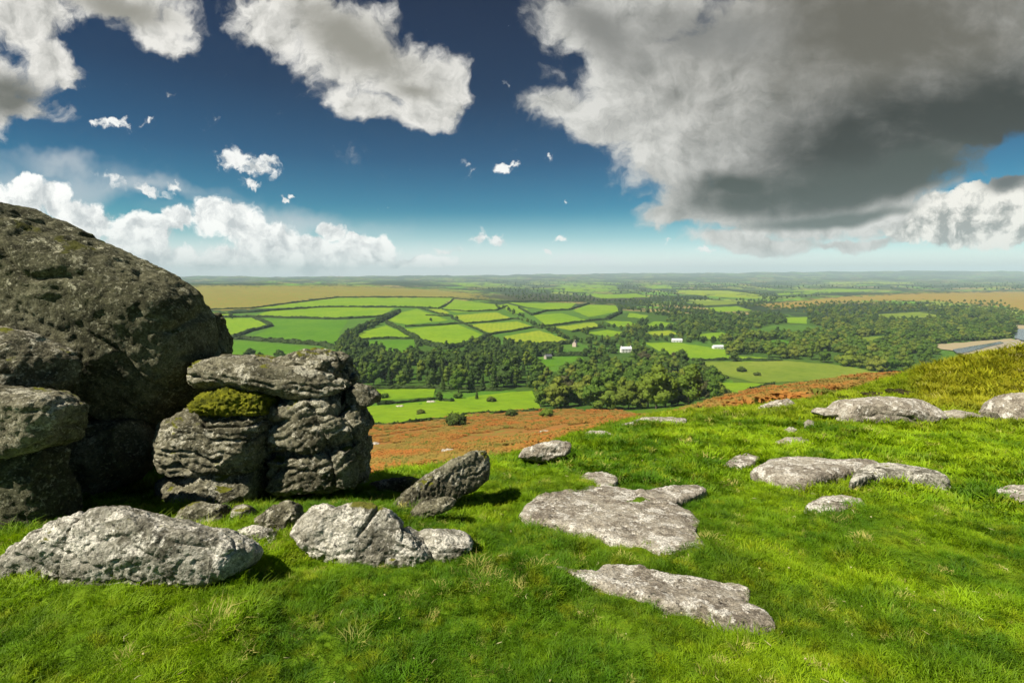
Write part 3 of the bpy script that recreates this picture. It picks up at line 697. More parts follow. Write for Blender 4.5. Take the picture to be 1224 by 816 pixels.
slab('big flat triangular grey slab set in the middle of the turf', [(619,613),(640,598),(690,592),(722,584),(744,588),(770,594),(800,584),(838,583),(846,590),(828,600),(806,606),(828,618),(838,630),(832,642),(846,660),(828,672),(800,672),(770,660),(730,652),(700,640),(655,630),(628,624)], .07, .011, e1=.22, mid=.010, strata=[((.5, .2, 1), .2, .01, .06)])
slab('long narrow grey slab slanting across the turf below the big one', [(655,686),(690,688),(712,690),(722,677),(750,680),(790,690),(840,698),(880,706),(898,714),(894,728),(918,738),(930,754),(905,762),(880,756),(840,734),(800,732),(760,718),(730,712),(700,702)], .055, .009, e1=.22, mid=.008)
slab('curving grey slab with a dark undercut front in the right middle turf', [(896,572),(915,560),(950,556),(985,559),(1015,563),(1048,560),(1060,568),(1020,573),(990,580),(965,590),(940,586),(912,578)], .15, .013, e1=.3, sink=.3)
slab('arched slab trailing a long tail to the right beside the curving slab', [(1014,592),(1018,576),(1034,568),(1060,566),(1095,570),(1130,580),(1136,586),(1100,584),(1060,582),(1034,586)], .16, .012, 'rock_pale', sink=.2)
slab('low stone with a dark brown hollow below the arched slab', [(962,610),(980,600),(1004,598),(1036,604),(1030,610),(1000,616),(975,615)], .07, .010)
slab('small pitted stone left of the curving slab', [(864,560),(878,549),(893,546),(909,551),(900,558),(880,563)], .07, .012)
slab('small oval stone in the turf far left of the great pale slab', [(925,533),(938,526),(958,526),(968,530),(955,535),(938,536)], .07, .014)
slab('tiny stone above the small oval stone', [(934,517),(945,512),(953,516),(945,520)], .05, .014)
slab('tiny dark stone beside the left end of the great pale slab', [(960,509),(966,505),(974,508),(972,513),(963,513)], .08, .014)
rock('great pale rounded slab before the yellow grass mound', [stand([(996,502),(1000,488),(1010,478),(1040,474),(1080,474),(1106,477),(1117,486),(1118,496),(1098,502),(1060,505),(1020,506)], 9.4, .5, .6, .45, .6)], M['rock_slab'], .022, .03, .6, .018, .12, strata=[((.15, -.3, 1), .22, .03, .08)])
rock('small flat stone touching the left end of the great pale slab', [stand([(972,491),(980,487),(998,487),(1006,492),(992,496),(976,495)], 9.5, .2, .2)], M['rock_slab'], .018, .01, .2, .01, .08)
rock('thin ledge of stone under the front of the great pale slab', [stand([(1022,508),(1040,503),(1066,503),(1072,508),(1050,511)], 9.1, .12, .12)], M['rock_slab'], .016, .01, .2, .01, .08)
rock('low stone with a dark hollow at the foot of the yellow mound', [stand([(1118,499),(1134,491),(1150,490),(1168,494),(1174,500),(1150,505),(1128,505)], 9.5, .25, .25)], M['rock_slab'], .018, .02, .2, .012, .08)
rock('little dark stone between the low stone and the pale boulder by the mound', [stand([(1172,500),(1178,492),(1190,493),(1194,501),(1184,506)], 9.4, .12, .12)], M['rock_mid'], .016, .015, .1, .012, .08)
rock('pale domed boulder at the right edge against the yellow mound', [stand([(1184,498),(1192,482),(1208,472),(1230,468),(1270,470),(1290,490),(1270,504),(1220,503)], 9.6, .4, .5)], M['rock_slab'], .022, .03, .5, .018, .12)
slab('flat pale stone cut by the right edge of the view', [(1186,588),(1205,584),(1250,583),(1300,590),(1290,606),(1240,612),(1205,598)], .06, .013)
rock('pale low rock on the crest of the turf above the bracken', [stand([(752,504),(770,499),(800,498),(822,500),(818,505),(790,507),(764,509)], 10.0, .35, .35)], M['rock_slab'], .022, .02, .25, .015, .1)
rock('thin pale stone beside the low rock on the crest', [stand([(736,511),(748,506),(760,504),(756,510),(744,514)], 9.6, .15, .2)], M['rock_slab'], .018, .015, .2, .012, .1)
rock('pale streak of rock in the turf left of the crest rocks', [stand([(698,519),(706,514),(724,515),(736,520),(720,523),(704,523)], 8.7, .15, .2)], M['rock_slab'], .016, .01, .2, .012, .1)
rock('jagged pale rock spine breaking the right hand turf crest by the bracken', [stand([(902,492),(914,484),(932,478),(948,476),(952,481),(934,487),(918,493)], 12.6, .2, .3)], M['rock_slab'], .020, .02, .2, .02, .1)
rock('small pale stone set in the turf below the jagged spine', [stand([(858,495),(868,492),(882,493),(888,497),(872,499)], 11.0, .12, .15)], M['rock_slab'], .018, .01, .2, .01, .1)
# ------------------------------------------------------------------ instancing group for the uncountable
def scatter(name, pts, scl, rot, idx, protos, kind_label, extra=None, tilt=None):
    c = bpy.data.collections.new(name+'_kinds')
    for p in protos: c.objects.link(p); COL.objects.unlink(p)
    me = bpy.data.meshes.new(name); me.vertices.add(len(pts)); me.vertices.foreach_set('co', np.asarray(pts, np.float32).ravel())
    def fa(nm, v, ty='FLOAT', key='value'):
        a = me.attributes.new(nm, ty, 'POINT'); a.data.foreach_set(key, np.ascontiguousarray(v).ravel())
    fa('sc', np.asarray(scl, np.float32)); fa('ix', np.asarray(idx, np.int32), 'INT')
    fa('ro', np.asarray(rot, np.float32), 'FLOAT_VECTOR', 'vector')
    if extra is not None: fa('dry', np.asarray(extra, np.float32))
    o = bpy.data.objects.new(name, me); COL.objects.link(o); tag(o, kind='stuff')
    ng = bpy.data.node_groups.new(name, 'GeometryNodeTree')
    ng.interface.new_socket('Geometry', in_out='INPUT', socket_type='NodeSocketGeometry'); ng.interface.new_socket('Geometry', in_out='OUTPUT', socket_type='NodeSocketGeometry')
    N = ng.nodes; L = ng.links
    gi = N.new('NodeGroupInput'); go = N.new('NodeGroupOutput'); ip = N.new('GeometryNodeInstanceOnPoints'); ci = N.new('GeometryNodeCollectionInfo')
    ci.inputs['Collection'].default_value = c; ci.inputs['Separate Children'].default_value = True; ci.inputs['Reset Children'].default_value = True
    def at(nm, ty):
        a = N.new('GeometryNodeInputNamedAttribute'); a.data_type = ty; a.inputs['Name'].default_value = nm; return a.outputs['Attribute']
    m2p = N.new('GeometryNodeMeshToPoints'); L.new(gi.outputs[0], m2p.inputs['Mesh']); L.new(m2p.outputs[0], ip.inputs['Points'])
    L.new(ci.outputs[0], ip.inputs['Instance']); ip.inputs['Pick Instance'].default_value = True
    L.new(at('ix', 'INT'), ip.inputs['Instance Index']); L.new(at('sc', 'FLOAT'), ip.inputs['Scale'])
    er = N.new('FunctionNodeEulerToRotation'); L.new(at('ro', 'FLOAT_VECTOR'), er.inputs[0]); L.new(er.outputs[0], ip.inputs['Rotation'])
    L.new(ip.outputs[0], go.inputs[0])
    md = o.modifiers.new('scatter', 'NODES'); md.node_group = ng
    return o
# ------------------------------------------------------------------ turf
def grass_mat():
    m, t = newmat('grass_blades'); P = pos(t); r = t.n('ObjectInfo').outputs['Random']
    at = t.n('Attribute', _attribute_type='INSTANCER'); at.attribute_name = 'dry'; dry = at.outputs['Fac']
    n1 = t.fmix(.5, t.noise(P, 1.1, 5, .65), t.noise(P, .38, 4, .6)); n2 = t.noise(P, 5.5, 5, .65)
    col = t.mix(t.rng(n1, .41, .58), (.085, .20, .004), (.29, .45, .006))
    col = t.mix(t.math('MULTIPLY', t.rng(n2, .5, .68), .65), col, (.35, .40, .014))
    col = t.mix(t.math('MULTIPLY', t.rng(t.noise(t.vadd(P, (3, 8, 0)), 2.6, 5, .65), .54, .68), .8), col, (.055, .14, .004))
    col = t.mix(t.math('MULTIPLY', dry, t.rng(n2, .25, .6, .6, 1.0)), col, (.42, .37, .02))
    col = t.mix(t.rng(r, .972, .985), col, (.46, .42, .12))
    g2 = t.rng(r, 0, 1, .75, 1.25, False)
    sc = t.n('VectorMath', _operation='SCALE'); t.set(sc.inputs[0], col); t.set(sc.inputs[3], g2)
    finish(t, sc.outputs[0], .6, None, .4, .2); return m
M['grass'] = grass_mat()
m, t = newmat('dry_straw'); finish(t, t.mix(t.n('ObjectInfo').outputs['Random'], (.34, .30, .12), (.55, .5, .28)), .8); M['straw'] = m
def tuft(name, n, rad, L, w, bend, mat, seed):
    g_ = np.random.default_rng(seed); V = []; Fc = []
    for i in range(n):
        a = g_.uniform(0, 2*math.pi); rr = rad*math.sqrt(g_.uniform()); b = np.array([rr*math.cos(a), rr*math.sin(a), -.01])
        l = L*g_.uniform(.5, 1.15); da = a+g_.normal(0, .9); dx = np.array([math.cos(da), math.sin(da), 0])
        side = np.array([-dx[1], dx[0], 0])*w*g_.uniform(.7, 1.3); bd = bend*g_.uniform(.3, 1.3)
        p1 = b+np.array([0, 0, .55*l])+dx*bd*.3*l; p2 = b+np.array([0, 0, .55*l+.42*l*(1-.55*min(bd, 1.4))])+dx*bd*.95*l
        k = len(V); V += [b-side, b+side, p1+side*.8, p1-side*.8, p2]
        Fc += [(k, k+1, k+2, k+3), (k+3, k+2, k+4)]
    return mesh(name, V, Fc, mat, smooth_=True)
gp = [tuft('grass_tuft', 95, .078, .034, .0015, 1.5, M['grass'], k) for k in range(4)]
gp += [tuft('grass_tuft', 70, .078, .055, .0017, 1.5, M['grass'], 10+k) for k in range(2)]
gp += [tuft('grass_tuft', 56, .088, .052, .0040, 1.4, M['grass'], 20+k) for k in range(2)]      # broader blades for turf farther off
def turf():
    P_, S_ = [], []
    for (d0, d1, dens, sc) in ((1.15, 3.2, 900, .85), (3.2, 6, 560, 1.0), (6, 11, 280, 1.3), (11, 18, 120, 1.8), (18, 27, 60, 2.4)):
        half = math.radians(56); A = half*(d1*d1-d0*d0); n = int(A*dens)
        r = np.sqrt(rng.uniform(d0*d0, d1*d1, n)); az = rng.uniform(-half, half, n)
        P_.append(np.stack([r*np.sin(az), r*np.cos(az)], 1)); S_.append(np.full(n, sc)*rng.uniform(.75, 1.25, n))
    P = np.concatenate(P_); s = np.concatenate(S_); x, y = P.T; r = np.hypot(x, y)
    z = zfun(x, y); px, py = project(np.stack([x, y, z], 1))
    keep = (py < 1150) & (px > -260) & (px < 1480)
    # only the grassy hill top: stop where the slope turns to bracken
    keep &= ~((r > 9) & (z < -4.75))
    for E in EXCL:
        c = E.mean(0); keep &= ~inpoly(x, y, c+(E-c)*.93)
    P, s, x, y, z, r, px, py = P[keep], s[keep], x[keep], y[keep], z[keep], r[keep], px[keep], py[keep]
    hgt = fbm2(x*1.3+3, y*1.3, 3); tus = fbm2(x*3+7, y*3, 2)
    s *= .9; s *= 1+.28*np.clip(hgt, -1, 1)+.35*np.clip(tus, -.6, 1.2)
    mound = sstep(13.2, 15, r)*sstep(1075, 1120, px)
    dry = np.clip(mound*.5+.16*np.clip(fbm2(x*.8+30, y*.8, 3)-.15, 0, 1)+.25*sstep(9, 13, r)*(px > 700), 0, 1)
    s *= 1+.5*mound
    wind = fbm2(x*.6, y*.6, 2)*1.5+2.2; tl = .38+.15*rng.normal(size=len(x))
    rot = np.stack([tl*np.cos(wind), tl*np.sin(wind), rng.uniform(0, 2*math.pi, len(x))], 1)
    big = rng.uniform(size=len(x)); ix = np.where(r > 5.5, rng.integers(6, 8, len(x)), np.where(big < np.clip(.1+tus*.35, .02, .6), rng.integers(4, 6, len(x)), rng.integers(0, 4, len(x))))
    print('tufts', len(x))
    o = scatter('grass', np.stack([x, y, z-.004], 1), s, rot, ix, gp, None, extra=dry); o['label'] = 'short bright green moorland turf covering the foreground'
turf()
def straw():
    n = 330; r = 1.5+9*rng.uniform(size=n)**1.3; az = rng.uniform(-.75, .85, n); x = r*np.sin(az); y = r*np.cos(az); z = zfun(x, y)+.03*(1+.08*r)
    pr = []
    for k in range(3):
        mb = MB(); a = rng.uniform(-.03, .03, 3); mb.tube([(-.025, a[0]*.3, 0), (0, a[1]*.4, .006), (.03, a[2]*.4, .004)], [.0022, .0028, .001], 5); pr.append(mb.build('straw_bit', M['straw']))
    for k in range(1):
        mb = MB(); mb.tube([(-.008, 0, 0), (0, .004, .004), (.009, 0, .002)], [.004, .0075, .004], 6); pr.append(mb.build('straw_bit', M['straw']))
    keep = np.ones(n, bool)
    for E in EXCL: keep &= ~inpoly(x, y, E)
    x, y, z, r = x[keep], y[keep], z[keep], r[keep]
    o = scatter('dry_grass_litter', np.stack([x, y, z], 1), rng.uniform(.3, .75, len(x))*(.8+.06*r), rng.uniform(-.5, .5, (len(x), 3))+np.stack([0*x, 0*x, rng.uniform(0, 6, len(x))], 1), rng.integers(0, 4, len(x)), pr, None)
    o['label'] = 'scattered bleached straw and dead leaf bits in the turf'
straw()
# ------------------------------------------------------------------ trees
def crown_mesh(h, lobes, leafn, leafs, seed, mat, trunk=True, pine=False):
    """lobes: (x,y,z,rx,ry,rz) in fractions of h. returns V,F for crown and for trunk"""
    g_ = np.random.default_rng(seed); V = []; Fc = []
    # inner body of each lobe, uneven
    import bmesh
    for lb in lobes:
        bm = bmesh.new(); bmesh.ops.create_icosphere(bm, subdivisions=3, radius=1)
        U = np.array([v.co[:] for v in bm.verts]); fs = [[v.index for v in f.verts] for f in bm.faces]; bm.free()
        d = .74+.42*fbm(U*2.3+seed*3.1+lb[0]*20, 4); c = np.array(lb[:3]); rr = np.array(lb[3:])
        W = (c+U*rr*d[:, None])*h; k = len(V); V += W.tolist(); Fc += [tuple(i+k for i in f) for f in fs]
        m = int(leafn*rr[0]*rr[2]/sum(q[3]*q[5] for q in lobes))
        for i in range(m):
            u = g_.normal(size=3); u /= np.linalg.norm(u); u[2] = abs(u[2]) if g_.uniform() < .35 else u[2]
            dd = (.76+.40*fbm((u*2.3+seed*3.1+lb[0]*20)[None], 3)[0])*g_.uniform(.9, 1.32)
            p = (c+u*rr*dd)*h; nn = u+g_.normal(size=3)*.55; nn /= np.linalg.norm(nn)
            a = np.cross(nn, g_.normal(size=3)); a /= np.linalg.norm(a); b = np.cross(nn, a); s = leafs*h*g_.uniform(.5, 1.4)
            k = len(V); V += [(p+a*s).tolist(), (p+b*s*.9+nn*s*.3).tolist(), (p-a*s*.8).tolist(), (p-b*s).tolist()]; Fc.append((k, k+1, k+2, k+3))
    return V, Fc
def trunk_mb(h, th, r0, seed):
    g_ = np.random.default_rng(seed); mb = MB()
    top = np.array([g_.normal()*.02*h, g_.normal()*.02*h, th*h])
    mb.tube([(0, 0, -.04*h), (0, 0, .02*h), top*.5, top], [r0*h*1.5, r0*h, r0*h*.8, r0*h*.4], 7)
    for i in range(4):
        a = g_.uniform(0, 6.28); s = top*g_.uniform(.45, .8); e = s+np.array([math.cos(a)*.2*h, math.sin(a)*.2*h, .2*h]); mb.tube([s, (s+e)/2+[0, 0, .02*h], e], [r0*h*.45, r0*h*.3, r0*h*.1], 5)
    return mb
def lobeset(kind, seed):
    g_ = np.random.default_rng(seed*13+1); L = []
    if kind == 'round':
        L = [(0, 0, .50, .31, .31, .34)]
        for i in range(12):
            a = 6.28*i/6+g_.normal()*.3; e = g_.uniform(.16, .74); q = .27*math.sqrt(max(.1, 1-((e-.44)/.42)**2)); L.append((math.cos(a)*q, math.sin(a)*q, e, *(np.full(3, g_.uniform(.13, .2))*[1, 1, .85])))
        L.append((0.03, 0, .82, .17, .17, .14))
    elif kind == 'tall':
        for i, (zz, rr) in enumerate(((.3, .2), (.48, .22), (.66, .19), (.83, .12))):
            for k in range(3):
                a = g_.uniform(0, 6.28); q = rr*.5; L.append((math.cos(a)*q, math.sin(a)*q, zz+g_.normal()*.03, rr*.8, rr*.8, rr*.75))
    elif kind == 'spread':
        L = [(0, 0, .42, .42, .42, .32)]
        for i in range(14):
            a = 6.28*i/7+g_.normal()*.3; q = g_.uniform(.25, .42); L.append((math.cos(a)*q, math.sin(a)*q, g_.uniform(.16, .62), *(np.full(3, g_.uniform(.13, .2))*[1, 1, .8])))
        L.append((.05, .04, .74, .2, .2, .15))
    elif kind == 'bush':
        L = [(0, 0, .42, .6, .6, .42)]
        for i in range(9):
            a = 6.28*i/9+g_.normal()*.3; q = g_.uniform(.3, .6); L.append((math.cos(a)*q, math.sin(a)*q, g_.uniform(.25, .55), *(np.full(3, g_.uniform(.2, .32))*[1, 1, .9])))
    elif kind == 'cone':
        for i in range(7):
            zz = .15+.12*i; rr = .19*(1-i/7.6)
            L.append((g_.normal()*.01, g_.normal()*.01, zz, rr, rr, .10))
    return L
PROTO = []   # (kind, leaf material, crown mesh, trunk mesh)
for i, (kd, lm, n_, ls) in enumerate([('round','leaf',900,.026),('round','leaf_dark',900,.026),('round','leaf_olive',900,.026),('spread','leaf',1100,.024),('spread','leaf_rust',1000,.024),
        ('tall','leaf',900,.024),('tall','leaf_dark',900,.024),('cone','leaf_dark',800,.022),('bush','leaf_gorse',1100,.04),('bush','leaf',1000,.04),('spread','leaf_dark',1100,.024),('spread','leaf_olive',1100,.024),('bush','heather',1200,.05)]):
    V_, F_ = crown_mesh(1.0, lobeset(kd, i+1), n_, ls, i+1, M[lm])
    c = mesh('crown', V_, F_, M[lm]); COL.objects.unlink(c)
    mb = trunk_mb(1.0, .55 if kd != 'bush' else .25, .022 if kd != 'bush' else .03, i); tr = mb.build('trunk', M['bark']); COL.objects.unlink(tr)
    PROTO.append((kd, lm, c.data, tr.data))
def tree(p, h, k, name, label, cat='tree', group=None):
    e = empty(name, p); tag(e, label, cat, group); e.scale = (h, h, h); e.rotation_euler = (0, 0, rng.uniform(0, 6.28))
    for nm, me in (('crown', PROTO[k][2]), ('trunk', PROTO[k][3])):
        o = bpy.data.objects.new(nm, me); COL.objects.link(o); o.parent = e
    return e
def pts_in(poly, n, dmin, mind):
    P = np.array(poly, float); lo, hi_ = P.min(0), P.max(0); out = []; tries = 0
    c = rng.uniform(lo, hi_, (n*60, 2)); c = c[inpoly(c[:, 0], c[:, 1], poly)]
    for q in c:
        if all(((q[0]-o[0])/mind)**2+((q[1]-o[1])/(mind*.36))**2 > 1 for o in out): out.append(q)
        if len(out) >= n: break
    out = np.array(out); return hit(out[:, 0], out[:, 1], dmin)
WOODS = [ # polygon of the tree feet in the photo, count, nearest distance, spacing px, height range, kinds, label
 ('tree beside the farm cottage in the valley', [(640,452),(655,436),(700,424),(745,420),(790,424),(830,440),(862,455),(868,474),(845,482),(800,492),(745,491),(690,488),(645,490),(636,470)], 135, 230, 12, (13, 23), [0,0,2,1,3,4,5,11,3,3,10,0], 'broadleaf tree in the mixed clump at the valley bottom, below the white cottage', 'trees of the mixed clump below the cottage'),
 ('b', [(412,440),(450,434),(500,430),(560,432),(620,432),(640,440),(640,462),(600,467),(540,470),(480,468),(412,467)], 120, 330, 13, (15, 24), [1,6,10,6,5,7,5,0], 'tall dark tree in the wood belt between the hedged fields and the valley meadow', 'trees of the dark wood belt below the hedged fields'),
 ('c', [(868,424),(900,418),(960,416),(1040,418),(1100,420),(1118,428),(1090,445),(1050,444),(1000,435),(940,428),(900,428),(870,430)], 75, 380, 13, (14, 22), [0,5,3,2,5,0,11], 'light green tree in the plantation edge above the rough pasture, to the right', 'trees of the plantation above the rough pasture'),
]
cand = []
HOUSES = [(748,421), (687,414), (809,408.5), (858,416.5), (655,429)]
def before_house(qx, qy):   # keep the farmyards open
    m = np.zeros(len(qx), bool)
    for hx, hy in HOUSES: m |= (np.abs(qx-hx) < 11) & (qy > hy-2) & (qy < hy+17)
    return m
for nm, poly, n, dmin, md, hr, kinds, lab, grp in WOODS:
    H = pts_in(poly, n, dmin, md)
    qx_, qy_ = project(H); inf = np.zeros(len(H), bool)
    for _, FP in FIELDS: inf |= inpoly(qx_, qy_, FP) | inpoly(qx_, qy_-4, FP)
    inf |= before_house(qx_, qy_)
    for p in H[~inf]: cand.append((p, rng.uniform(*hr)*(.7 if rng.uniform() < .25 else 1), int(rng.choice(kinds)), lab, grp))
FAR = [([(150,432),(405,432),(420,440),(425,462),(150,464)], 110, 330, 8, (13, 20), [1,6,10,0]),
 ([(405,418),(412,402),(440,390),(470,380),(476,372),(462,384),(430,400),(424,412),(500,422),(500,428),(560,428),(560,412),(600,411),(640,416),(640,436),(412,438)], 330, 450, 5, (10, 17), [1,6,10,0]),
 ([(690,412),(720,400),(760,396),(860,404),(868,412),(800,408),(765,410),(780,424),(740,424),(700,426),(640,426),(640,416)], 120, 420, 8, (8, 14), [0,1,3,5,10]),
 ([(690,398),(705,386),(760,392),(800,393),(870,398),(868,406),(790,404),(720,402)], 170, 500, 6, (7, 13), [0,1,5,10,2]),
 ([(860,402),(900,400),(960,400),(1040,402),(1105,403),(1130,405),(1200,400),(1205,404),(1100,413),(1118,424),(1000,420),(868,424)], 420, 380, 6, (10, 20), [11,3,6,0,5,3]),
 ([(985,390),(1060,386),(1190,386),(1212,396),(1206,404),(1100,410),(1000,402)], 420, 500, 5, (11, 19), [1,10,11,0,3]),
 ([(740,368),(800,368),(860,374),(935,376),(940,390),(905,392),(860,402),(760,394),(765,386),(810,382)], 330, 700, 5, (9, 16), [1,10,6,0,3]),
 ([(965,366),(1060,362),(1195,372),(1215,388),(1100,390),(985,392),(968,386)], 460, 700, 5, (8, 16), [1,2,6,0,2,3,11]),
 ([(900,366),(1000,360),(1195,360),(1222,372),(1222,388),(1190,388),(1100,366),(960,374)], 260, 800, 5, (6, 12), [11,2,3]),
 ([(600,352),(760,352),(860,358),(930,360),(900,368),(800,368),(740,362),(620,358)], 360, 1400, 3.4, (9, 15), [1,10,0]),
 ([(560,344),(760,346),(1000,352),(930,358),(860,357),(760,352),(600,350)], 300, 1600, 3.4, (10, 17), [1,10,0]),
 ([(560,336),(1224,338),(1224,347),(1000,345),(800,345),(600,342)], 420, 2500, 3, (12, 20), [1,10,0]),
 ([(836,436),(870,434),(870,452),(850,456)], 26, 350, 8, (4, 9), [8,9,0]),
 ([(868,458),(905,446),(920,452),(905,460),(880,470),(860,478)], 18, 300, 8, (4, 8), [8,9,0]),
]
far_p, far_h, far_k = [], [], []
for poly, n, dmin, md, hr, kinds in FAR:
    H = pts_in(poly, n, dmin, md)
    qx_, qy_ = project(H); inf = np.zeros(len(H), bool)
    for _, FP in FIELDS: inf |= inpoly(qx_, qy_+1.0, FP) | inpoly(qx_, qy_-2.5, FP)
    inf |= before_house(qx_, qy_)
    for p in H[~inf]:
        h = rng.uniform(*hr)
        if p[1] < 620 and p[1] > 0 and len(cand) < 285 and h/p[1] > .027: cand.append((p, h, int(rng.choice(kinds)), None, None)); continue
        far_p.append(p); far_h.append(h); far_k.append(int(rng.choice(kinds)))
for p, h, k, lab, grp in cand:
    if lab is None:
        lab, grp = ('tree at the upper edge of the valley woods, in front of the distant woodland', 'trees at the upper edge of the valley woods')
    tree(p, h, k, 'broadleaf_tree' if PROTO[k][0] not in ('cone', 'bush') else ('conifer_tree' if PROTO[k][0] == 'cone' else 'bush'), lab, group=grp, cat='tree')
print('single trees', len(cand), 'woodland', len(far_p))
# the far-off woods, one mass
wp = []
for kd, lm, cm, tm in PROTO:
    v1 = np.zeros(len(cm.vertices)*3); cm.vertices.foreach_get('co', v1); v1 = v1.reshape(-1, 3); v2 = np.zeros(len(tm.vertices)*3); tm.vertices.foreach_get('co', v2); v2 = v2.reshape(-1, 3)
    f1 = [tuple(p.vertices) for p in cm.polygons]; f2 = [tuple(i+len(v1) for i in p.vertices) for p in tm.polygons]
    wp.append(mesh('far_tree', np.vstack([v1, v2]), f1+f2, [M[lm], M['bark']], matidx=[0]*len(f1)+[1]*len(f2)))
    wp[-1].name = 'far_tree_%02d' % len(wp)
fr = np.zeros((len(far_p), 3)); fr[:, 2] = rng.uniform(0, 6.28, len(far_p))
o = scatter('woodland', np.array(far_p)-[0, 0, .5], far_h, fr, far_k, wp, None); o['label'] = 'dark distant woods across the valley and plain'
# trees and bushes the eye can single out
SINGLE = [((815,439),13,10,'broadleaf_tree','round dark tree standing alone in the bright field right of the white cottage','tree'),
 ((534,417),14,6,'broadleaf_tree','dark tree pair rising from the field edge above the wood belt','tree'),
 ((877,432),14,1,'broadleaf_tree','dark tree at the right end of the bright field under the plantation','tree'),
 ((545,509),7.0,8,'bush','large dark green bush at the upper edge of the bracken','bush'),
 ((503,495),4.0,8,'bush','small dark bush in the valley meadow left of the large bush','bush'),
 ((611,497),4.6,8,'bush','flat dark bush on the bracken edge, right of the large bush','bush'),
 ((460,476),5.5,9,'bush','pale leafy bush at the meadow edge right of the split tower','bush'),
 ((525,479),8,1,'broadleaf_tree','dark tree at the left end of the row along the meadow','tree'),
 ((570,477),8,7,'conifer_tree','dark pointed tree in the row along the meadow','tree'),
 ((548,476),6,9,'bush','rounded bush between the two dark trees of the meadow row','bush'),
 ((587,480),5,8,'bush','low dark bush right of the pointed tree in the meadow row','bush'),
 ((654,498),5,9,'bush','green bush at the left foot of the mixed clump','bush'),
 ((886,444),7,8,'bush','dark spreading thorn bush in the rough pasture right of the clump','bush'),
 ((905,449),5,8,'bush','purplish dark bush right of the thorn bush in the rough pasture','bush'),
 ((301,424),7,1,'bush','lone dark bush in the shaded field behind the capping slab','bush'),
 ((276,381),14,1,'broadleaf_tree','small hedgerow tree standing above the hedge at the far left','tree'),
 ((515,384),9,1,'broadleaf_tree','small tree at the hedge corner amid the upper fields','tree'),
 ((546,382),10,1,'broadleaf_tree','tree beside the tiny sunlit field at the hedge crossing','tree')]
for (px, py), h, k, nm, lab, cat in SINGLE:
    tree(hit(px, py, 60)[0]-[0, 0, .3], h, k, nm, lab, cat)
# row of trees along the diagonal lane through the fields
ln = resample([(593,366),(615,376),(637,389),(660,396),(688,409),(688,410)], 3.2)[:32]; H = hit([p[0] for p in ln], [p[1] for p in ln], 300)
for i, p in enumerate(H):
    tree(p+rng.normal(size=3)*[5, 8, 0], rng.uniform(7, 13), int(rng.choice([1, 10, 0, 6])), 'broadleaf_tree', 'small dark tree in the row lining the diagonal lane through the hedged fields', 'tree', 'trees along the diagonal lane')
# ------------------------------------------------------------------ hedges
def hedge(px_line, w, h, label):
    B = np.array(px_line, float); q = []
    for a, b in zip(B[:-1], B[1:]):
        k = max(2, int(np.linalg.norm((b-a)*[1, 3])/1.6)); q += [a+(b-a)*j/k for j in range(k)]
    q.append(B[-1]); q = np.array(q); P = hit(q[:, 0], q[:, 1], 230)
    # even steps of about 3 m
    d = np.concatenate([[0], np.cumsum(np.linalg.norm(np.diff(P, axis=0), axis=1))]); n = min(900, max(6, int(d[-1]/2.6))); s = np.linspace(0, d[-1], n)
    P = np.stack([np.interp(s, d, P[:, i]) for i in range(3)], 1)
    P[:, 0] += 2*fbm2(s*.03+B[0, 0], s*0, 3); P[:, 1] += 3*fbm2(s*.03, s*0+B[0, 0], 3); P[:, 2] = zfun(P[:, 0], P[:, 1])
    T = np.gradient(P, axis=0); T[:, 2] = 0; T /= np.linalg.norm(T, axis=1)[:, None]+1e-9; Sd = np.stack([-T[:, 1], T[:, 0], 0*T[:, 0]], 1)
    prof = [(-.5, -.15), (-.52, .25), (-.42, .6), (-.22, .9), (0, 1), (.22, .9), (.42, .6), (.52, .25), (.5, -.15)]
    hh = h*(1+.55*np.clip(fbm2(s*.12+B[0, 1], s*0, 3), -.8, 1.2)); V_ = []
    for k, (a, b) in enumerate(prof):
        V_.append(P+Sd*(a*w)+np.stack([0*s, 0*s, b*hh], 1))
    V_ = np.stack(V_, 1); nk = len(prof); V_ = V_+.3*w*np.stack([fbm2(s[:, None].repeat(nk, 1).ravel()*.35, np.tile(np.arange(nk)*.9+j*9, n), 2) for j in range(3)], -1).reshape(n, nk, 3)*[1, 1, .6]
    V_ = V_.reshape(-1, 3)
    Fc = [(i*nk+k, i*nk+k+1, (i+1)*nk+k+1, (i+1)*nk+k) for i in range(n-1) for k in range(nk-1)]+[tuple(range(nk))[::-1], tuple((n-1)*nk+k for k in range(nk))]
    # leafy sprays that break the outline
    m_ = n*7; i_ = rng.integers(0, n, m_); a_ = rng.uniform(-.55, .55, m_); b_ = np.sqrt(np.clip(1-(a_/.6)**2, 0, 1))*rng.uniform(.5, 1.15, m_)
    C = P[i_]+Sd[i_]*(a_*w)[:, None]+T[i_]*rng.uniform(-1.5, 1.5, (m_, 1)); C[:, 2] += b_*hh[i_]
    u = rng.normal(size=(m_, 3)); u /= np.linalg.norm(u, axis=1)[:, None]; v = np.cross(u, rng.normal(size=(m_, 3))); v /= np.linalg.norm(v, axis=1)[:, None]; ss = rng.uniform(.3, .8, (m_, 1))
    L4 = np.stack([C+u*ss, C+v*ss, C-u*ss, C-v*ss], 1).reshape(-1, 3); k0 = len(V_)
    Fc += [tuple(k0+4*i+j for j in range(4)) for i in range(m_)]
    o = mesh('hedge', np.vstack([V_, L4]), Fc, M['hedge'], origin=P.mean(0), smooth_=False); tag(o, label, 'hedge', 'field hedges')
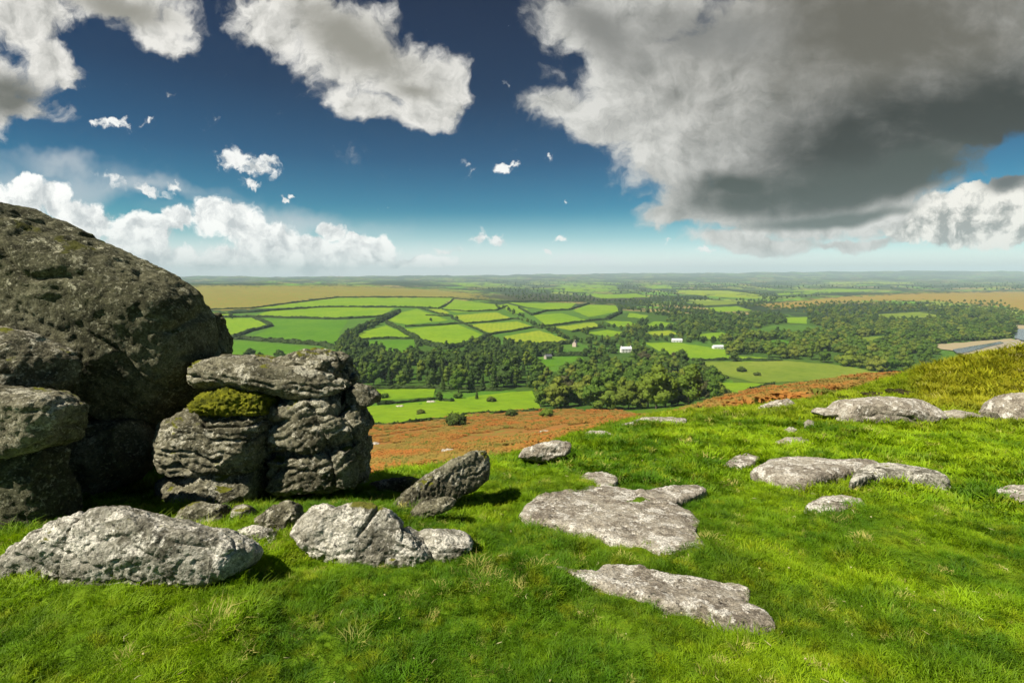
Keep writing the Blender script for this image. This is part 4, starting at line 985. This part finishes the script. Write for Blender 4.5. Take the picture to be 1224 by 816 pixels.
HEDGES = [
 ([(225,371),(302,368.5),(350,362),(403,355.5),(480,355),(543,356)], 4, 3.5, 'long topmost hedge between the brown moor and the first green fields'),
 ([(250,376),(302,373.5),(330,371),(380,367.5),(430,367),(468,367.3),(500,368),(522,369)], 6, 4.5, 'second long hedge from the top, between the two uppermost strip fields'),
 ([(225,380),(302,379),(400,381.5),(416,381),(455,379),(476,372)], 6, 4.5, 'third hedge from the top, above the large left hand field'),
 ([(303,380),(320,386),(325,390),(300,396),(279,403)], 8, 5, 'crooked hedge between the two large left hand fields'),
 ([(225,404),(270,404.5),(294,406),(340,409.5),(384,413),(405,418)], 9, 6, 'broad hedge along the bottom of the large left hand fields'),
 ([(476,373),(462,381),(445,388),(430,394),(416,402),(408,412),(410,420)], 14, 8, 'thick wooded hedge winding down to the left end of the wood belt'),
 ([(424,406.5),(460,405),(496,405)], 4, 3.5, 'short hedge between the two small fields beside the thick wooded hedge'),
 ([(462,386),(478,394),(488,401),(498,404),(500,414)], 7, 6, 'hedge dropping from the upper centre field to the wood belt'),
 ([(484,390.5),(520,389),(547,387),(556,387)], 4, 3.5, 'hedge along the top of the wide centre field'),
 ([(498,367.5),(520,374),(539,378),(541,381),(556,387.5),(570,394),(585,401)], 4, 3.5, 'slanting hedge down the left of the sunlit yellow fields'),
 ([(509,377),(528,378),(541,378)], 3.5, 3, 'tiny hedge below the small sunlit wedge field'),
 ([(524,369),(536,363),(542,357.5)], 4.5, 3.5, 'short hedge climbing to the topmost hedge'),
 ([(528,370),(560,372.5),(593,371),(606,366)], 4, 3.2, 'hedge above the upper yellow field'),
 ([(556,387),(590,384.5),(612,381.5),(622,382)], 4, 3.2, 'hedge between the upper and middle yellow fields'),
 ([(585,400),(610,396.5),(637,391.5),(648,393)], 4.5, 3.5, 'hedge between the middle and the lowest yellow field'),
 ([(543,357),(600,361),(650,360.5),(700,361),(742,364)], 5, 4.5, 'topmost right hand hedge under the dull brown heath'),
 ([(620,368),(636,377),(653,372),(681,370.5),(704,363)], 5, 4.5, 'winding hedge between the upper right fields'),
 ([(650,390.5),(680,386.5),(704,383.5),(725,382)], 4.5, 3.5, 'hedge between the two green fields right of the lane'),
 ([(684,397),(705,394),(722,391)], 4.5, 4, 'short hedge closing the lowest field right of the lane'),
 ([(740,364),(742,374),(725,382)], 8, 7, 'bushy hedge at the right end of the upper fields'),
 ([(500,410),(534,417),(567,411),(585,402)], 9, 7, 'bushy hedge below the wide centre field'),
 ([(602,412.5),(636,414),(686,410.5)], 8, 6, 'hedge below the lowest yellow field'),
 ([(828,431),(868,430.3),(905,431.3),(935,431)], 3.5, 3.0, 'low dark hedge under the bright field by the pale barns'),
 ([(640,425),(670,425.5),(700,425)], 6, 5, 'hedge above the shaded field left of the cottage'),
 ([(425,464.5),(520,464),(600,467)], 3, 2.5, 'low hedge at the foot of the wood belt'),
 ([(450,484),(480,481.5),(520,477.5),(540,480)], 3, 2.0, 'low scrubby hedge crossing the valley meadow'),
 ([(445,511),(490,505),(520,501),(545,500),(560,495),(640,491)], 1.6, 1.2, 'low broken hedge bank between meadow and bracken'),
 ([(852,478),(884,471),(905,463),(925,459)], 2.2, 1.8, 'thin dark hedge between the small bright field and the orange bracken'),
 ([(808,346),(870,347),(913,353)], 12, 9, 'distant hedge along the top of the far yellow field'),
]
for a in HEDGES: hedge(*a)
# ------------------------------------------------------------------ houses
def plain(name, c, rough=.8):
    m, t = newmat(name); finish(t, t.mix(t.rng(t.noise(pos(t), 1.4, 6, .65), .3, .75), c, tuple(q*.82 for q in c)), rough); return m
M['white'] = plain('whitewash', (.82, .81, .77)); M['slate'] = plain('roof_slate', (.13, .135, .15)); M['stone'] = plain('farm_stone', (.42, .38, .31)); M['palero'] = plain('pale_sheet_roof', (.72, .74, .76), .5)
M['pane'] = plain('window_glass', (.03, .035, .04), .15); M['wood_door'] = plain('painted_door', (.10, .16, .12)); M['pink'] = plain('pinkish_render', (.66, .52, .44))
def house(px, py, L, W, H, rh, rz, wall, roof, name, label, cat, dmin=300, chim=True, wins=3):
    p = hit(px, py, dmin)[0]; e = empty(name, p-[0, 0, .3]); e.rotation_euler = (0, 0, rz); tag(e, label, cat)
    mb = MB(); mb.box((0, 0, H/2), (L, W, H))
    mb.add([(-L/2, -W/2, H+.003), (-L/2, W/2, H+.003), (-L/2, 0, H+rh), (-L/2+.3, -W/2, H+.003), (-L/2+.3, W/2, H+.003), (-L/2+.3, 0, H+rh)], [(0, 2, 1), (3, 4, 5), (0, 3, 5, 2), (1, 2, 5, 4)])
    mb.add([(L/2-.3, -W/2, H+.003), (L/2-.3, W/2, H+.003), (L/2-.3, 0, H+rh), (L/2, -W/2, H+.003), (L/2, W/2, H+.003), (L/2, 0, H+rh)], [(0, 2, 1), (3, 4, 5), (0, 3, 5, 2), (1, 2, 5, 4)])
    mb.build('wall', M[wall], e, smooth_=False)
    o_ = .35; mb = MB()
    for s in (-1, 1):
        a = [(-L/2-o_, s*(W/2+o_), H-o_*rh/(W/2)+.05), (L/2+o_, s*(W/2+o_), H-o_*rh/(W/2)+.05), (L/2+o_, 0, H+rh+.05), (-L/2-o_, 0, H+rh+.05)]
        b = [(x, y, z+.18) for x, y, z in a]; mb.add(a+b, [(0, 1, 2, 3), (4, 7, 6, 5), (0, 4, 5, 1), (0, 3, 7, 4), (1, 5, 6, 2)])
    rf = mb.build('roof', M[roof], e, smooth_=False)
    if chim:
        for s in (-1, 1):
            mb = MB(); mb.box((s*(L/2-.7), 0, H+rh+.5), (.9, .7, 1.8)); mb.box((s*(L/2-.7), 0, H+rh+1.45), (1.05, .85, .15)); mb.build('chimney', M[wall], rf, smooth_=False)
    for i in range(wins):
        x = (i-(wins-1)/2)*L/(wins+.3)
        if wins > 1 and i == wins//2:
            mb = MB(); mb.box((x, -W/2-.04, 1.05), (1.0, .1, 2.1)); mb.build('door', M['wood_door'], e, smooth_=False)
        for zz in ([1.5, 3.9] if H > 4.5 else [1.5]):
            if i == wins//2 and zz < 2: continue
            mb = MB(); mb.box((x, -W/2-.03, zz), (1.2, .1, 1.2)); f = mb.build('window', M['white' if wall != 'white' else 'stone'], e, smooth_=False)
            mb = MB(); mb.box((x-.27, -W/2-.085, zz), (.46, .02, 1.0)); mb.box((x+.27, -W/2-.085, zz), (.46, .02, 1.0)); mb.build('pane', M['pane'], f, smooth_=False)
house(748, 421, 15, 7, 5.6, 2.8, .12, 'white', 'palero', 'farm_cottage', 'white farm cottage with a pale roof among trees at the valley centre', 'cottage', 350)
house(687, 414, 8, 6, 6.0, 3.0, 1.2, 'pink', 'slate', 'farmhouse', 'tall pinkish farmhouse at the end of the tree lined lane', 'house', 350)
house(809, 408.5, 16, 7, 3.6, 2.2, -.1, 'white', 'palero', 'barn', 'long pale barn behind the bright field, left of the other barn', 'barn', 400, chim=False)
house(858, 416.5, 15, 7, 3.4, 2.0, .08, 'white', 'palero', 'barn', 'pale barn at the right end of the bright field beside the plantation', 'barn', 400, chim=False)
house(655, 429, 9, 6, 4.0, 2.4, .5, 'stone', 'slate', 'stone_barn', 'small stone barn above the shaded field left of the clump', 'barn', 400, chim=False)
# ------------------------------------------------------------------ bracken and heath
m, t = newmat('bracken_fronds'); P = pos(t); r = t.n('ObjectInfo').outputs['Random']
c_ = t.mix(t.rng(t.noise(P, .05, 6, .65), .38, .62), (.46, .18, .042), (.31, .23, .055)); c_ = t.mix(t.rng(r, .75, 1), c_, (.16, .18, .03)); finish(t, c_, .85, None, .2, .1); M['bracken'] = m
bp = []
for k in range(3):
    g_ = np.random.default_rng(k+70); V_ = []; F_ = []
    for i in range(60):
        a = g_.uniform(0, 6.28); rr = .8*math.sqrt(g_.uniform()); b = np.array([rr*math.cos(a), rr*math.sin(a), 0]); l = g_.uniform(.3, .6); da = g_.uniform(0, 6.28); dx = np.array([math.cos(da), math.sin(da), 0]); sd_ = np.array([-dx[1], dx[0], 0])*.11
        p1 = b+[0, 0, l*.7]+dx*l*.25; p2 = b+[0, 0, l*.8]+dx*l*1.0; k_ = len(V_); V_ += [b, p1+sd_, p1-sd_, p2]; F_ += [(k_, k_+1, k_+2), (k_+1, k_+3, k_+2)]
    o = mesh('bracken_clump', V_, F_, M['bracken'], smooth_=False); bp.append(o)
px_ = rng.uniform(395, 1100, 60000); py_ = rng.uniform(446, 600, 60000)
kq = inpoly(px_, py_, BRACKEN); H = hit(px_[kq], py_[kq], 1.5); H = H[(H[:, 1] > 25) & (H[:, 1] < 290)]
# even out: sample density falls with distance in world space
w_ = np.clip((H[:, 1]/260)**1.0, 0, 1); H = H[rng.uniform(size=len(H)) < .25+.75*w_]
H = H[~((fbm2(H[:, 0]*.035, H[:, 1]*.035, 4) > .28))]
print('bracken', len(H))
fr = np.zeros((len(H), 3)); fr[:, 2] = rng.uniform(0, 6.28, len(H))
o = scatter('bracken', H, rng.uniform(.7, 1.5, len(H)), fr, rng.integers(0, 3, len(H)), bp, None); o['label'] = 'rusty autumn bracken over the slope below the crest'
# outcrop stones on the bracken slope
for (px, py, s_, lab) in ((602,524,1.1,'small pale stone lying in the bracken left of the crest rocks'),(536,540,1.3,'brown stone in the bracken above the tilted slab'),(650,517,1.4,'pale stone at the right part of the bracken'),(645,508,1.0,'little stone near the mixed clump at the bracken edge'),(515,481,3.4,'pale stone ruin along the scrubby hedge in the meadow'),(478,486,2.6,'grey stone heap in the valley meadow'),(448,531,1.3,'dark stone on the green patch in the bracken beside the tower')):
    p = hit(px, py, 30)[0]; P0 = lump([(math.cos(a)*s_*(1+.25*math.sin(3*a)), math.sin(a)*s_*.7) for a in np.linspace(0, 6.28, 11)[:-1]], .4*s_, .35*s_, .5, .6)
    rock(lab, [(P0[0]*[1, 1, 1]+p, P0[1])], M['rock_slab'], .09*s_, .12*s_, .6*s_, .05*s_, .3*s_, cat='stone', name='stone')
# dark heather clumps between the turf and the orange bracken
hh_ = tree(hit(1046, 476, 13)[0], 1.0, 12, 'heather_clump', 'dark heather clump behind the great pale slab', 'heather')
hh_.scale = (.6, .4, .22)
for (px, py, s_, lab) in ((1012,479,(.35,.3,.16),'low dark heather clump at the left end of the heather strip'),(1078,474,(.5,.4,.26),'dark heather clump against the left foot of the yellow mound'),(985,483,(.25,.25,.12),'smallest heather clump near the jagged rock spine')):
    e = tree(hit(px, py, 13)[0], 1.0, 12, 'heather_clump', lab, 'heather'); e.scale = s_
if not globals().get('NOHAZE'):
    b = MB(); b.box((0, 0, -20), (41000, 41000, 720))
    m, t = newmat('haze_air'); pv = t.n('VolumePrincipled'); pv.inputs['Color'].default_value = (.70, .91, 1.0, 1); pv.inputs['Density'].default_value = 7.5e-5; pv.inputs['Anisotropy'].default_value = -.1
    o = t.n('OutputMaterial'); t.set(o.inputs[1], pv.outputs[0])
    tag(b.build('haze', m, smooth_=False), kind='stuff')
